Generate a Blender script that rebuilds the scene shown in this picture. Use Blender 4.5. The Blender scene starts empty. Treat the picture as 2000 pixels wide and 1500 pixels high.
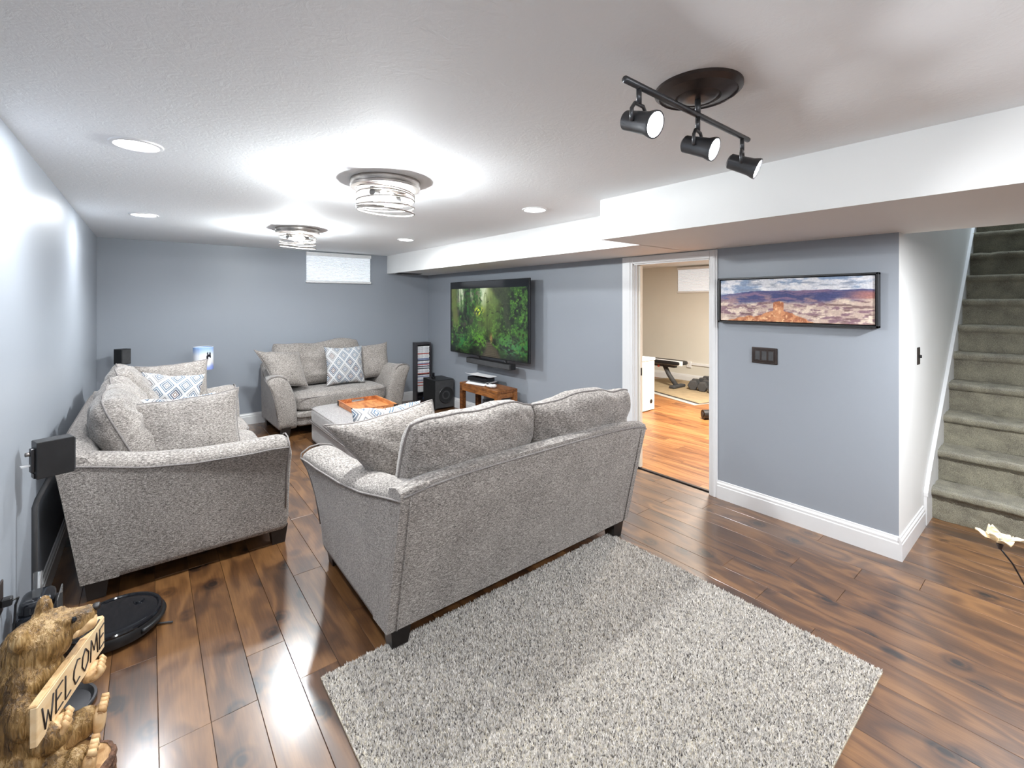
import bpy, bmesh, math, random
import numpy as np
from mathutils import Vector, Matrix
random.seed(7); rng = np.random.default_rng(11)
sc = bpy.context.scene
COL = sc.collection
PI = math.pi

# ------------------------------------------------------------------ camera, world, exposure
CAM_H = 1.55
YAW = math.atan(710 / 883)
cd = bpy.data.cameras.new('camera'); cam = bpy.data.objects.new('camera', cd); COL.objects.link(cam)
cd.sensor_width = 36; cd.lens = 883 / 2000 * 36; cd.shift_y = -162 / 2000; cd.clip_start = .05
cam.location = (0, 0, CAM_H); cam.rotation_euler = (PI / 2, 0, -YAW)
sc.camera = cam
w = bpy.data.worlds.new('world'); sc.world = w; w.use_nodes = True
w.node_tree.nodes['Background'].inputs[0].default_value = (.75, .85, 1, 1)
w.node_tree.nodes['Background'].inputs[1].default_value = .35
sc.view_settings.view_transform = 'Standard'; sc.view_settings.look = 'None'
sc.view_settings.gamma = 1; sc.view_settings.use_curve_mapping = False
sc.view_settings.exposure = 1.12
sc.cycles.caustics_reflective = False; sc.cycles.caustics_refractive = False; sc.cycles.max_bounces = 7; sc.cycles.adaptive_threshold = .04
RECESSED_W, BULB_W, SPOT_W = 8, 31, 3

# room dimensions (metres); X across the room, Y towards the far wall, Z up
LX, WX, BY, CZ = -.428, 3.502, 6.51, 2.23     # left wall, television wall, far wall, ceiling
RY = -3.0                                     # rear wall behind the camera
SZ = 1.962                                    # underside of the dropped soffits
HY = .655                                     # stair wall
DOOR0, DOOR1, DOORZ = 1.82, 2.565, 1.895
GX = 8.1                                      # far wall of the exercise room

# ------------------------------------------------------------------ helpers
def tag(o, label=None, cat=None, group=None, kind=None):
    if label: o['label'] = label
    if cat: o['category'] = cat
    if group: o['group'] = group
    if kind: o['kind'] = kind
    return o

def thing(name, label, cat, loc=(0, 0, 0), rz=0, group=None):
    o = bpy.data.objects.new(name, None); COL.objects.link(o)
    o.empty_display_size = .1
    o.location = loc; o.rotation_euler = (0, 0, rz)
    return tag(o, label, cat, group)

def link(name, me, m=None, parent=None, smooth=True):
    if m is not None and not me.materials: me.materials.append(m)
    if smooth is not None:
        me.polygons.foreach_set('use_smooth', [bool(smooth)] * len(me.polygons))
    o = bpy.data.objects.new(name, me); COL.objects.link(o); o.parent = parent
    return o

def mk(name, verts, faces, m=None, parent=None, smooth=True):
    me = bpy.data.meshes.new(name)
    me.from_pydata([tuple(map(float, v)) for v in verts], [], [tuple(map(int, f)) for f in faces]); me.update()
    return link(name, me, m, parent, smooth)

def bmo(name, bm, m=None, parent=None, smooth=False):
    me = bpy.data.meshes.new(name); bmesh.ops.recalc_face_normals(bm, faces=bm.faces); bm.to_mesh(me); bm.free()
    return link(name, me, m, parent, smooth)

def bbox(bm, x0, x1, y0, y1, z0, z1, bev=0, seg=2, mat=None):
    r = bmesh.ops.create_cube(bm, size=1)
    vs = r['verts']
    for v in vs:
        v.co = Vector(((x0 + x1) / 2 + v.co.x * (x1 - x0), (y0 + y1) / 2 + v.co.y * (y1 - y0), (z0 + z1) / 2 + v.co.z * (z1 - z0)))
    if mat is not None: bmesh.ops.transform(bm, matrix=mat, verts=vs)
    if bev:
        es = list({e for v in vs for e in v.link_edges})
        bmesh.ops.bevel(bm, geom=es, offset=bev, segments=seg, affect='EDGES', profile=.5)

def box(name, x0, x1, y0, y1, z0, z1, m, parent=None, bev=0, seg=2, mat=None, smooth=False):
    bm = bmesh.new(); bbox(bm, x0, x1, y0, y1, z0, z1, bev, seg, mat)
    return bmo(name, bm, m, parent, smooth)

def tube_vf(path, r, n=8, closed=False, cap=True):
    P = [Vector(p) for p in path]; N = len(P); V = []; Fc = []
    rr = r if hasattr(r, '__len__') else [r] * N
    up = None
    for i, p in enumerate(P):
        a = P[(i - 1) % N] if (closed or i > 0) else p
        b = P[(i + 1) % N] if (closed or i < N - 1) else p
        t = (b - a).normalized()
        if up is None:
            up = Vector((0, 0, 1)) if abs(t.z) < .9 else Vector((1, 0, 0))
        s = t.cross(up)
        if s.length < 1e-5: s = t.cross(Vector((1, .3, 0)))
        s.normalize(); up = s.cross(t).normalized()
        for k in range(n):
            c = 2 * PI * k / n
            V.append(p + (s * math.cos(c) + up * math.sin(c)) * rr[i])
    for i in range(N if closed else N - 1):
        j = (i + 1) % N
        for k in range(n):
            l = (k + 1) % n
            Fc.append((i * n + k, i * n + l, j * n + l, j * n + k))
    if not closed and cap:
        Fc.append(tuple(range(n))[::-1]); Fc.append(tuple((N - 1) * n + k for k in range(n)))
    return V, Fc

def tube(name, path, r, m, parent=None, n=8, closed=False, cap=True):
    V, Fc = tube_vf(path, r, n, closed, cap)
    return mk(name, V, Fc, m, parent, True)

def lathe(name, prof, m, parent=None, n=32, loc=(0, 0, 0), smooth=True, close=False, mat=None):
    V = []; Fc = []; k = len(prof)
    for i in range(n):
        a = 2 * PI * i / n
        for (r, z) in prof: V.append(Vector((r * math.cos(a), r * math.sin(a), z)))
    if mat is not None: V = [mat @ v for v in V]
    V = [v + Vector(loc) for v in V]
    for i in range(n):
        j = (i + 1) % n
        for q in range(k - 1):
            Fc.append((i * k + q, j * k + q, j * k + q + 1, i * k + q + 1))
        if close: Fc.append((i * k + k - 1, j * k + k - 1, j * k, i * k))
    me = bpy.data.meshes.new(name); me.from_pydata([tuple(v) for v in V], [], Fc); me.update()
    bm = bmesh.new(); bm.from_mesh(me); bmesh.ops.remove_doubles(bm, verts=bm.verts, dist=1e-6)
    bmesh.ops.recalc_face_normals(bm, faces=bm.faces); bm.to_mesh(me); bm.free()
    o = link(name, me, m, parent, smooth)
    if smooth: sharp(o)
    return o

def sharp(o, ang=.6):
    o.data.update()
    try: o.data.set_sharp_from_angle(angle=ang)
    except Exception: pass
    return o

def loft(name, rings, m, parent=None, cap=True, smooth=True, sub=0):
    V = [p for r in rings for p in r]; n = len(rings[0]); Fc = []
    for i in range(len(rings) - 1):
        for k in range(n):
            l = (k + 1) % n
            Fc.append((i * n + k, i * n + l, (i + 1) * n + l, (i + 1) * n + k))
    if cap:
        Fc.append(tuple(range(n))[::-1]); Fc.append(tuple((len(rings) - 1) * n + k for k in range(n)))
    me = bpy.data.meshes.new(name); me.from_pydata([tuple(map(float, v)) for v in V], [], Fc); me.update()
    bm = bmesh.new(); bm.from_mesh(me); bmesh.ops.recalc_face_normals(bm, faces=bm.faces); bm.to_mesh(me); bm.free()
    o = link(name, me, m, parent, smooth)
    if sub:
        s = o.modifiers.new('soft', 'SUBSURF'); s.levels = sub; s.render_levels = sub
    return o

def superbox(name, sx, sy, sz, loc, m, parent=None, k=6, n=14, puff=0, mat=None):
    """soft upholstered block: a cube pulled towards a superellipsoid"""
    bm = bmesh.new(); bmesh.ops.create_cube(bm, size=2)
    bmesh.ops.subdivide_edges(bm, edges=bm.edges, cuts=n, use_grid_fill=True)
    for v in bm.verts:
        p = v.co
        mx = max(abs(p.x), abs(p.y), abs(p.z))
        q = (abs(p.x) ** k + abs(p.y) ** k + abs(p.z) ** k) ** (1 / k)
        p = p * (mx / q)
        pz = p.z * (1 + puff * (1 - p.x ** 2) * (1 - p.y ** 2)) if p.z > 0 else p.z
        v.co = Vector((p.x * sx / 2, p.y * sy / 2, pz * sz / 2))
    if mat is not None: bmesh.ops.transform(bm, matrix=mat, verts=bm.verts)
    bmesh.ops.translate(bm, vec=Vector(loc), verts=bm.verts)
    return bmo(name, bm, m, parent, True)

def prism(name, outline, axis, a, b, m, parent=None, smooth=False):
    """outline: 2-D points; axis 'x','y' or 'z' is the extrusion axis"""
    n = len(outline); V = []
    for t in (a, b):
        for (p, q) in outline:
            V.append({'x': (t, p, q), 'y': (p, t, q), 'z': (p, q, t)}[axis])
    Fc = [tuple(range(n)), tuple(range(n, 2 * n))[::-1]] + [(i, (i + 1) % n, n + (i + 1) % n, n + i) for i in range(n)]
    bm = bmesh.new(); vs = [bm.verts.new(v) for v in V]
    for f in Fc: bm.faces.new([vs[i] for i in f])
    return bmo(name, bm, m, parent, smooth)

def copy_tree(o, parent=None):
    c = o.copy(); COL.objects.link(c); c.parent = parent
    for ch in list(o.children): copy_tree(ch, c)
    return c

# value noise for the printed pictures and for soft displacement
def vnoise(x, y, seed=0):
    xi = np.floor(x).astype(int); yi = np.floor(y).astype(int); fx = x - xi; fy = y - yi
    fx = fx * fx * (3 - 2 * fx); fy = fy * fy * (3 - 2 * fy)
    def h(a, b):
        n = (a * 374761393 + b * 668265263 + seed * 974711) & 0x7fffffff
        n = ((n ^ (n >> 13)) * 1274126177) & 0x7fffffff
        return ((n ^ (n >> 16)) & 0xffff) / 65535.
    return (h(xi, yi) * (1 - fx) + h(xi + 1, yi) * fx) * (1 - fy) + (h(xi, yi + 1) * (1 - fx) + h(xi + 1, yi + 1) * fx) * fy
def fbm(x, y, oct=5, seed=0):
    s = 0; a = .5; t = 0
    for i in range(oct):
        s = s + a * vnoise(x, y, seed + i); t += a; x = x * 2.03; y = y * 2.03; a *= .55
    return s / t
def sstep(a, b, x):
    t = np.clip((x - a) / (b - a), 0, 1); return t * t * (3 - 2 * t)
def mixc(a, b, t):
    t = np.asarray(t)[..., None]; return a * (1 - t) + np.asarray(b) * t
def lin(c):
    c = np.clip(np.asarray(c, float), 0, 1); return np.where(c <= .04045, c / 12.92, ((c + .055) / 1.055) ** 2.4)

# ------------------------------------------------------------------ materials
def nodes(name):
    m = bpy.data.materials.new(name); m.use_nodes = True
    nt = m.node_tree; b = nt.nodes['Principled BSDF']
    return m, nt, b
def N(nt, t, **kw):
    n = nt.nodes.new(t)
    for k, v in kw.items():
        if k.startswith('i_'):
            n.inputs[int(k[2:]) if k[2:].isdigit() else k[2:].replace('_', ' ')].default_value = v
        else: setattr(n, k, v)
    return n
def L(nt, a, b): nt.links.new(a, b)
def ramp(nt, fac, stops, interp='LINEAR'):
    r = N(nt, 'ShaderNodeValToRGB'); r.color_ramp.interpolation = interp
    e = r.color_ramp.elements
    while len(e) < len(stops): e.new(.5)
    for s, (p, c) in zip(e, stops): s.position = p; s.color = (*c[:3], 1)
    L(nt, fac, r.inputs[0]); return r
def math_(nt, op, a, b=None, c=None):
    n = N(nt, 'ShaderNodeMath', operation=op)
    for i, v in enumerate((a, b, c)):
        if v is None: continue
        if isinstance(v, (int, float)): n.inputs[i].default_value = v
        else: L(nt, v, n.inputs[i])
    return n.outputs[0]
def mapping(nt, vec, scale, loc=None):
    n = N(nt, 'ShaderNodeMapping'); n.inputs['Scale'].default_value = scale
    L(nt, vec, n.inputs[0])
    if loc is not None: L(nt, loc, n.inputs['Location'])
    return n.outputs[0]
def noise(nt, vec, scale, detail=3, rough=.5, dist=0):
    n = N(nt, 'ShaderNodeTexNoise'); n.inputs['Scale'].default_value = scale; n.inputs['Detail'].default_value = detail
    n.inputs['Roughness'].default_value = rough; n.inputs['Distortion'].default_value = dist
    L(nt, vec, n.inputs['Vector']); return n.outputs['Fac']
def bump(nt, b, h, strength, dist=.01):
    n = N(nt, 'ShaderNodeBump'); n.inputs['Strength'].default_value = strength; n.inputs['Distance'].default_value = dist
    L(nt, h, n.inputs['Height']); L(nt, n.outputs[0], b.inputs['Normal'])

def plain(name, col, rough=.5, metal=0, var=.06, scale=20, bmp=0, bscale=200, spec=.5, coat=0):
    m, nt, b = nodes(name)
    g = N(nt, 'ShaderNodeTexCoord').outputs['Object']
    f = noise(nt, g, scale, 3)
    c = np.array(col)
    r = ramp(nt, f, [(.3, tuple(c * (1 - var))), (.7, tuple(np.clip(c * (1 + var), 0, 1)))])
    L(nt, r.outputs[0], b.inputs['Base Color'])
    b.inputs['Roughness'].default_value = rough; b.inputs['Metallic'].default_value = metal
    b.inputs['Specular IOR Level'].default_value = spec; b.inputs['Coat Weight'].default_value = coat
    if bmp: bump(nt, b, noise(nt, g, bscale, 4), bmp, .004)
    return m

def emissive(name, col, strength):
    m, nt, b = nodes(name)
    b.inputs['Base Color'].default_value = (*col, 1)
    b.inputs['Emission Color'].default_value = (*col, 1); b.inputs['Emission Strength'].default_value = strength
    return m

def fabric(name, light, mid, dark, dash=(75, 75, 380), bs=.5):
    m, nt, b = nodes(name)
    g = N(nt, 'ShaderNodeTexCoord').outputs['Object']
    f1 = noise(nt, mapping(nt, g, dash), 1, 2, .6)
    f2 = noise(nt, mapping(nt, g, (380, 380, 150)), 1, 2, .6)
    f3 = noise(nt, g, 5, 2)
    s = math_(nt, 'ADD', math_(nt, 'MULTIPLY', f1, .55), math_(nt, 'MULTIPLY', f2, .45))
    s = math_(nt, 'ADD', s, math_(nt, 'MULTIPLY', math_(nt, 'SUBTRACT', f3, .5), .08))
    r = ramp(nt, s, [(.36, dark), (.5, mid), (.62, light)])
    L(nt, r.outputs[0], b.inputs['Base Color'])
    b.inputs['Roughness'].default_value = .95; b.inputs['Specular IOR Level'].default_value = .15
    b.inputs['Sheen Weight'].default_value = .35; b.inputs['Sheen Roughness'].default_value = .4
    bump(nt, b, s, bs, .006)
    return m

M = {}
M['fabric'] = fabric('tweed_upholstery', (.52, .475, .435), (.25, .225, .205), (.068, .06, .055))
M['fabric_back'] = M['fabric']
M['piping'] = plain('welt_cord', (.22, .2, .19), .95, var=.25, scale=150, bmp=.4)
M['leg'] = plain('espresso_wood', (.014, .011, .010), .35, var=.2)
M['wall'] = plain('blue_grey_paint', (.295, .32, .355), .42, var=.012, scale=2, bmp=.06, bscale=300, spec=.4)
M['wall_white'] = plain('soft_white_paint', (.72, .72, .70), .5, var=.015, scale=3, bmp=.05, bscale=300)
M['gym_wall'] = plain('beige_paint', (.70, .675, .60), .6, var=.02, scale=2)
M['trim'] = plain('white_trim_paint', (.72, .72, .72), .3, var=.01)
M['soffit'] = plain('soffit_white_paint', (.80, .80, .79), .6, var=.01, scale=3, bmp=.05, bscale=200)
M['black'] = plain('black_plastic', (.012, .012, .013), .4, var=.2)
M['black_gloss'] = plain('glossy_black_plastic', (.008, .009, .012), .1, var=.02, scale=3)
M['charcoal'] = plain('charcoal_rubber', (.05, .05, .052), .6, var=.15)
M['bronze'] = plain('dark_bronze_metal', (.055, .042, .038), .35, .6, var=.15)
M['nickel'] = plain('brushed_nickel', (.32, .29, .27), .35, .9, var=.1)
M['gunmetal'] = plain('dark_grey_metal', (.09, .09, .095), .35, .7, var=.1)
M['white_plastic'] = plain('white_plastic', (.8, .8, .8), .3, var=.02)
M['cream'] = plain('cream_cabinet', (.78, .74, .65), .4, var=.02)
M['darkgap'] = plain('dark_void', (.01, .01, .01), .9)

def mat_ceiling():
    m, nt, b = nodes('stomped_ceiling_paint')
    g = N(nt, 'ShaderNodeTexCoord').outputs['Object']
    b.inputs['Base Color'].default_value = (.85, .868, .885, 1); b.inputs['Roughness'].default_value = .75
    f = noise(nt, g, 16, 4, .6, 2.5)
    f2 = noise(nt, g, 110, 2, .5)
    bump(nt, b, math_(nt, 'ADD', math_(nt, 'POWER', f, 2), math_(nt, 'MULTIPLY', f2, .25)), .12, .012)
    return m
M['ceiling'] = mat_ceiling()

def mat_wood(name, stops, rough, xs=7., ys=.9, rings=16, rnd=.35, coat=0., obj=True, coat_ior=1.5):
    """figured plank: contour rings through stretched noise, fine fibres, a tone of its own per plank"""
    m, nt, b = nodes(name)
    g = N(nt, 'ShaderNodeTexCoord').outputs['Object']
    oi = N(nt, 'ShaderNodeObjectInfo').outputs['Random']
    off = N(nt, 'ShaderNodeCombineXYZ')
    for i, k in enumerate((37., 91., 53.)): L(nt, math_(nt, 'MULTIPLY', oi, k), off.inputs[i])
    p = mapping(nt, g, (xs, ys, xs), off.outputs[0])
    f = noise(nt, p, 1, 2, .45, .6)
    rg = math_(nt, 'SINE', math_(nt, 'MULTIPLY', f, rings * 2.))
    rg = math_(nt, 'MULTIPLY_ADD', rg, .5, .5)
    fib = noise(nt, mapping(nt, g, (xs * 22, ys * 4, xs * 22), off.outputs[0]), 1, 3, .6)
    blot = noise(nt, mapping(nt, g, (xs * .55, ys * .8, xs), off.outputs[0]), 1, 3, .6, 1.)
    kn = N(nt, 'ShaderNodeTexVoronoi'); kn.inputs['Scale'].default_value = 1.
    L(nt, mapping(nt, g, (xs * .75, ys * 2.2, 0), off.outputs[0]), kn.inputs['Vector'])
    knot = ramp(nt, kn.outputs['Distance'], [(.08, (1, 1, 1)), (.13, (.35, .35, .35)), (.17, (.6, .6, .6)), (.26, (0, 0, 0))]).outputs[0]
    v = math_(nt, 'MULTIPLY', rg, .24)
    v = math_(nt, 'MULTIPLY_ADD', fib, .30, v)
    v = math_(nt, 'MULTIPLY_ADD', blot, .58, v)
    v = math_(nt, 'MULTIPLY_ADD', math_(nt, 'SUBTRACT', oi, .5), rnd, v)
    v = math_(nt, 'MULTIPLY_ADD', knot, -.36, v)
    r = ramp(nt, v, stops)
    L(nt, r.outputs[0], b.inputs['Base Color'])
    b.inputs['Roughness'].default_value = rough
    b.inputs['Coat Weight'].default_value = coat; b.inputs['Coat Roughness'].default_value = .2
    b.inputs['Coat IOR'].default_value = coat_ior
    bump(nt, b, fib, .06, .003)
    return m
M['floor'] = mat_wood('acacia_laminate', [(.2, (.013, .0055, .0028)), (.34, (.050, .020, .0075)), (.56, (.108, .045, .0145)), (.82, (.205, .094, .031))], .45, coat=1., coat_ior=1.58, rnd=.2, xs=6., ys=1.8, rings=13)
M['gym_floor'] = mat_wood('orange_laminate', [(.22, (.12, .042, .013)), (.5, (.25, .095, .028)), (.8, (.40, .18, .06))], .35, xs=9, ys=.8, rnd=.3)
M['tray'] = mat_wood('oiled_acacia', [(.2, (.2, .05, .015)), (.5, (.42, .14, .045)), (.8, (.62, .28, .1))], .35, xs=14, ys=3)
M['bench'] = mat_wood('stained_pine', [(.2, (.05, .016, .006)), (.5, (.17, .06, .016)), (.8, (.32, .125, .036))], .4, xs=16, ys=3)
M['log'] = mat_wood('pale_cut_log', [(.2, (.3, .15, .05)), (.5, (.6, .38, .18)), (.8, (.72, .5, .27))], .55, xs=20, ys=12, rings=10)
M['sign'] = mat_wood('pale_sign_board', [(.2, (.55, .36, .17)), (.5, (.72, .5, .27)), (.8, (.8, .6, .36))], .6, xs=30, ys=4, rings=8)

def mat_bear():
    m, nt, b = nodes('carved_stained_wood')
    g = N(nt, 'ShaderNodeTexCoord').outputs['Object']
    f = noise(nt, mapping(nt, g, (110, 110, 14)), 1, 3, .6, .8)
    f2 = noise(nt, mapping(nt, g, (14, 14, 7)), 1, 2, .5, 1.)
    s = math_(nt, 'MULTIPLY_ADD', f2, .62, math_(nt, 'MULTIPLY', f, .42))
    r = ramp(nt, s, [(.38, (.045, .022, .007)), (.47, (.15, .08, .022)), (.56, (.30, .175, .06)), (.66, (.50, .34, .16))])
    L(nt, r.outputs[0], b.inputs['Base Color']); b.inputs['Roughness'].default_value = .4
    bump(nt, b, f, .7, .012)
    return m
M['bear'] = mat_bear()

def mat_carpet(name, light, mid, dark, sc_=260):
    m, nt, b = nodes(name)
    g = N(nt, 'ShaderNodeTexCoord').outputs['Object']
    f = noise(nt, g, sc_, 3, .7); f2 = noise(nt, g, 9, 3)
    s = math_(nt, 'MULTIPLY_ADD', f2, .3, math_(nt, 'MULTIPLY', f, .7))
    r = ramp(nt, s, [(.34, dark), (.5, mid), (.64, light)])
    L(nt, r.outputs[0], b.inputs['Base Color']); b.inputs['Roughness'].default_value = 1
    b.inputs['Specular IOR Level'].default_value = .05; b.inputs['Sheen Weight'].default_value = .3
    bump(nt, b, f, .9, .02)
    return m
M['stair'] = mat_carpet('stair_carpet', (.62, .58, .42), (.36, .33, .24), (.12, .105, .08))
M['rug_back'] = plain('rug_backing', (.5, .45, .36), .9)

def mat_attr(name, rough=.9, emit=0, spec=.2):
    m, nt, b = nodes(name)
    a = N(nt, 'ShaderNodeAttribute', attribute_name='Col')
    L(nt, a.outputs['Color'], b.inputs['Base Color']); b.inputs['Roughness'].default_value = rough
    b.inputs['Specular IOR Level'].default_value = spec
    if emit:
        b.inputs['Base Color'].default_value = (0.01, .01, .01, 1); nt.links.remove(b.inputs['Base Color'].links[0])
        L(nt, a.outputs['Color'], b.inputs['Emission Color']); b.inputs['Emission Strength'].default_value = emit
    return m
M['pile'] = mat_attr('rug_pile', 1)
M['print'] = mat_attr('canvas_print', .7)
M['screen'] = mat_attr('lit_screen', .12, .55, .5)
M['shade_print'] = mat_attr('printed_lampshade', .8)

def mat_diamond():
    m, nt, b = nodes('diamond_weave')
    uv = N(nt, 'ShaderNodeUVMap').outputs[0]
    sp = N(nt, 'ShaderNodeSeparateXYZ'); L(nt, uv, sp.inputs[0])
    u = math_(nt, 'MULTIPLY', sp.outputs[0], 3.4); v = math_(nt, 'MULTIPLY', sp.outputs[1], 2.7)
    a = math_(nt, 'ADD', u, v); c = math_(nt, 'ADD', math_(nt, 'SUBTRACT', u, v), 10)
    fa = math_(nt, 'ABSOLUTE', math_(nt, 'SUBTRACT', math_(nt, 'FRACT', a), .5))
    fc = math_(nt, 'ABSOLUTE', math_(nt, 'SUBTRACT', math_(nt, 'FRACT', c), .5))
    d = math_(nt, 'MULTIPLY', math_(nt, 'MAXIMUM', fa, fc), 2)
    cm = N(nt, 'ShaderNodeCombineXYZ'); L(nt, math_(nt, 'FLOOR', a), cm.inputs[0]); L(nt, math_(nt, 'FLOOR', c), cm.inputs[1])
    wn = N(nt, 'ShaderNodeTexWhiteNoise'); L(nt, cm.outputs[0], wn.inputs[0])
    tint = ramp(nt, wn.outputs[0], [(0, (.10, .16, .23)), (.3, (.16, .10, .085)), (.5, (.24, .235, .24)), (.75, (.065, .11, .18))], 'CONSTANT')
    tint2 = ramp(nt, wn.outputs[0], [(0, (.28, .28, .29)), (.35, (.08, .13, .2)), (.6, (.2, .13, .11))], 'CONSTANT')
    W_ = (.58, .58, .58)
    msk = ramp(nt, d, [(0, (1, 1, 1)), (.16, (0, 0, 0)), (.28, (1, 1, 1)), (.38, (0, 0, 0)), (.56, (1, 1, 1)), (.68, (0, 0, 0)), (.8, (1, 1, 1))], 'CONSTANT')
    inner = N(nt, 'ShaderNodeMix', data_type='RGBA'); L(nt, math_(nt, 'GREATER_THAN', d, .45), inner.inputs[0])
    L(nt, tint2.outputs[0], inner.inputs[6]); L(nt, tint.outputs[0], inner.inputs[7])
    mx = N(nt, 'ShaderNodeMix', data_type='RGBA'); L(nt, msk.outputs[0], mx.inputs[0])
    L(nt, inner.outputs[2], mx.inputs[6]); mx.inputs[7].default_value = (*W_, 1)
    g = N(nt, 'ShaderNodeTexCoord').outputs['Object']
    f = noise(nt, g, 350, 2)
    mm = N(nt, 'ShaderNodeMix', data_type='RGBA'); mm.inputs[0].default_value = .25; mm.blend_type = 'MULTIPLY'
    L(nt, mx.outputs[2], mm.inputs[6]); L(nt, f, mm.inputs[7])
    L(nt, mm.outputs[2], b.inputs['Base Color']); b.inputs['Roughness'].default_value = .95
    bump(nt, b, f, .4, .004)
    return m
M['diamond'] = mat_diamond()

def mat_glass():
    m, nt, b = nodes('clear_plastic')
    b.inputs['Transmission Weight'].default_value = .9; b.inputs['Roughness'].default_value = .06
    b.inputs['Base Color'].default_value = (.82, .85, .88, 1); b.inputs['IOR'].default_value = 1.3
    return m
M['clear'] = mat_glass()

# ------------------------------------------------------------------ the room shell
def struct(o): o['kind'] = 'structure'; return o
def sbox(name, *a, **k): return struct(box(name, *a, **k))

# floor: dark underlay plus single planks laid along the room
floor = sbox('floor', LX - .1, 4.5, RY - .1, BY + .1, -.12, -.006, M['darkgap'])
PW, PL = .152, 1.22
pm = bpy.data.meshes.new('plank'); bm = bmesh.new(); bbox(bm, -.5, .5, -.5, .5, -.011, 0)
for v in bm.verts: v.co.x *= PW - .0012; v.co.y *= PL - .0012
top = [e for e in bm.edges if all(v.co.z > -.001 for v in e.verts)]
bmesh.ops.bevel(bm, geom=top, offset=.0012, segments=1, affect='EDGES'); bm.to_mesh(pm); bm.free()
pm.materials.append(M['floor'])
def plank(x, y0, y1, me, parent, length, xw=1.):
    o = bpy.data.objects.new('plank', me); COL.objects.link(o); o.parent = parent
    o.location = (x, (y0 + y1) / 2, 0); o.scale = (xw, (y1 - y0) / length, 1)
row = 0; x = LX + PW / 2
while x - PW / 2 < 4.4:
    ymax = BY if x < WX else HY - .001
    if WX - PW / 2 < x < WX + PW / 2: ymax = BY
    y = -.35 - random.choice((.1, .35, .55, .8, 1.05))
    while y < ymax:
        y1 = min(y + PL, ymax)
        if ymax - y1 < .3: y1 = ymax
        plank(x, y, y1, pm, floor, PL); y = y1
    x += PW; row += 1
# the part of the floor behind the camera, never in the picture, is one sheet of the same laminate
box('floor_sheet', LX, 4.4, RY, -.3, -.009, -.004, M['floor'], floor)

# ceiling and soffits
bm = bmesh.new(); bbox(bm, LX - .1, 2.9, RY - .1, BY + .1, CZ, CZ + .15); bbox(bm, 2.9, WX + .2, RY - .1, BY + .1, CZ, CZ + .15)
bbox(bm, WX + .2, 4.6, RY - .1, -.42, CZ, CZ + .15)
struct(bmo('ceiling', bm, M['ceiling']))
sbox('trim_1', 2.812, WX, 1.99, BY, SZ, CZ, M['soffit'])
sbox('trim_2', 2.372, 3.61, RY, 2.0, SZ, CZ, M['soffit'])

# walls
sbox('wall_left', LX - .12, LX, RY, BY, 0, CZ, M['wall'])
sbox('wall_back', LX - .12, WX + .115, BY, BY + .12, 0, CZ, M['wall'])
bm = bmesh.new()
bbox(bm, WX, WX + .115, HY + .003, DOOR0, 0, CZ); bbox(bm, WX, WX + .115, DOOR1, BY, 0, CZ); bbox(bm, WX, WX + .115, DOOR0, DOOR1, DOORZ, CZ)
struct(bmo('wall_right', bm, M['wall']))
sbox('wall_rear', LX - .12, 4.6, RY - .12, RY, 0, CZ, M['wall'])
bm = bmesh.new(); bbox(bm, WX, 7.9, HY, HY + .003, 0, 4.7); bbox(bm, WX + .115, 7.9, HY + .003, HY + .1, 0, 4.7)
struct(bmo('wall_stair', bm, M['wall_white']))
sbox('wall_stair_right', 4.42, 7.9, -.42, -.335, 0, 4.7, M['wall_white'])
sbox('wall_hall', 4.42, 4.55, RY, -.42, 0, CZ, M['wall'])
sbox('wall_stair_head', 7.9, 8.0, -.42, HY + .1, 0, 4.7, M['wall_white'])
sbox('ceiling_stair', 3.5, 7.9, -.42, HY + .1, 4.7, 4.8, M['wall_white'])
sbox('wall_stair_front', 3.51, 3.61, -.42, HY, CZ, 4.7, M['wall_white'])
sbox('wall_stair_side', 3.51, 4.42, -.52, -.42, CZ, 4.7, M['wall_white'])

# exercise room beyond the doorway
gfloor = sbox('floor_exercise', WX + .06, GX, HY + .1, 6.6, -.12, -.006, M['darkgap'])
gm = bpy.data.meshes.new('plank'); bm = bmesh.new(); bbox(bm, -.5, .5, -.5, .5, -.011, 0)
for v in bm.verts: v.co.x *= .13 - .001; v.co.y *= 1.2 - .001
bm.to_mesh(gm); bm.free(); gm.materials.append(M['gym_floor'])
x = WX + .125
while x < GX:
    y = HY + .11 + random.choice((0., -.3, -.55, -.8))
    while y < 6.5:
        y1 = min(y + 1.2, 6.6)
        y0_ = max(y, HY + .105)
        if x < 6.9 or 3.3 < y < 5.6: plank(x, y0_, y1, gm, gfloor, 1.2)
        y = y1
    x += .13
sbox('wall_exercise_far', GX, GX + .1, HY, 6.7, 0, CZ, M['gym_wall'])
sbox('wall_exercise_left', WX + .1, GX, 6.6, 6.7, 0, CZ, M['gym_wall'])
sbox('wall_exercise_right', WX + .12, GX, HY + .1, HY + .14, 0, CZ, M['gym_wall'])
sbox('ceiling_exercise', WX + .1, GX + .1, HY + .1, 6.7, CZ, CZ + .1, M['soffit'])
sbox('threshold', WX + .045, WX + .075, DOOR0, DOOR1, -.008, .006, M['bronze'], bev=.003)

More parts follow.
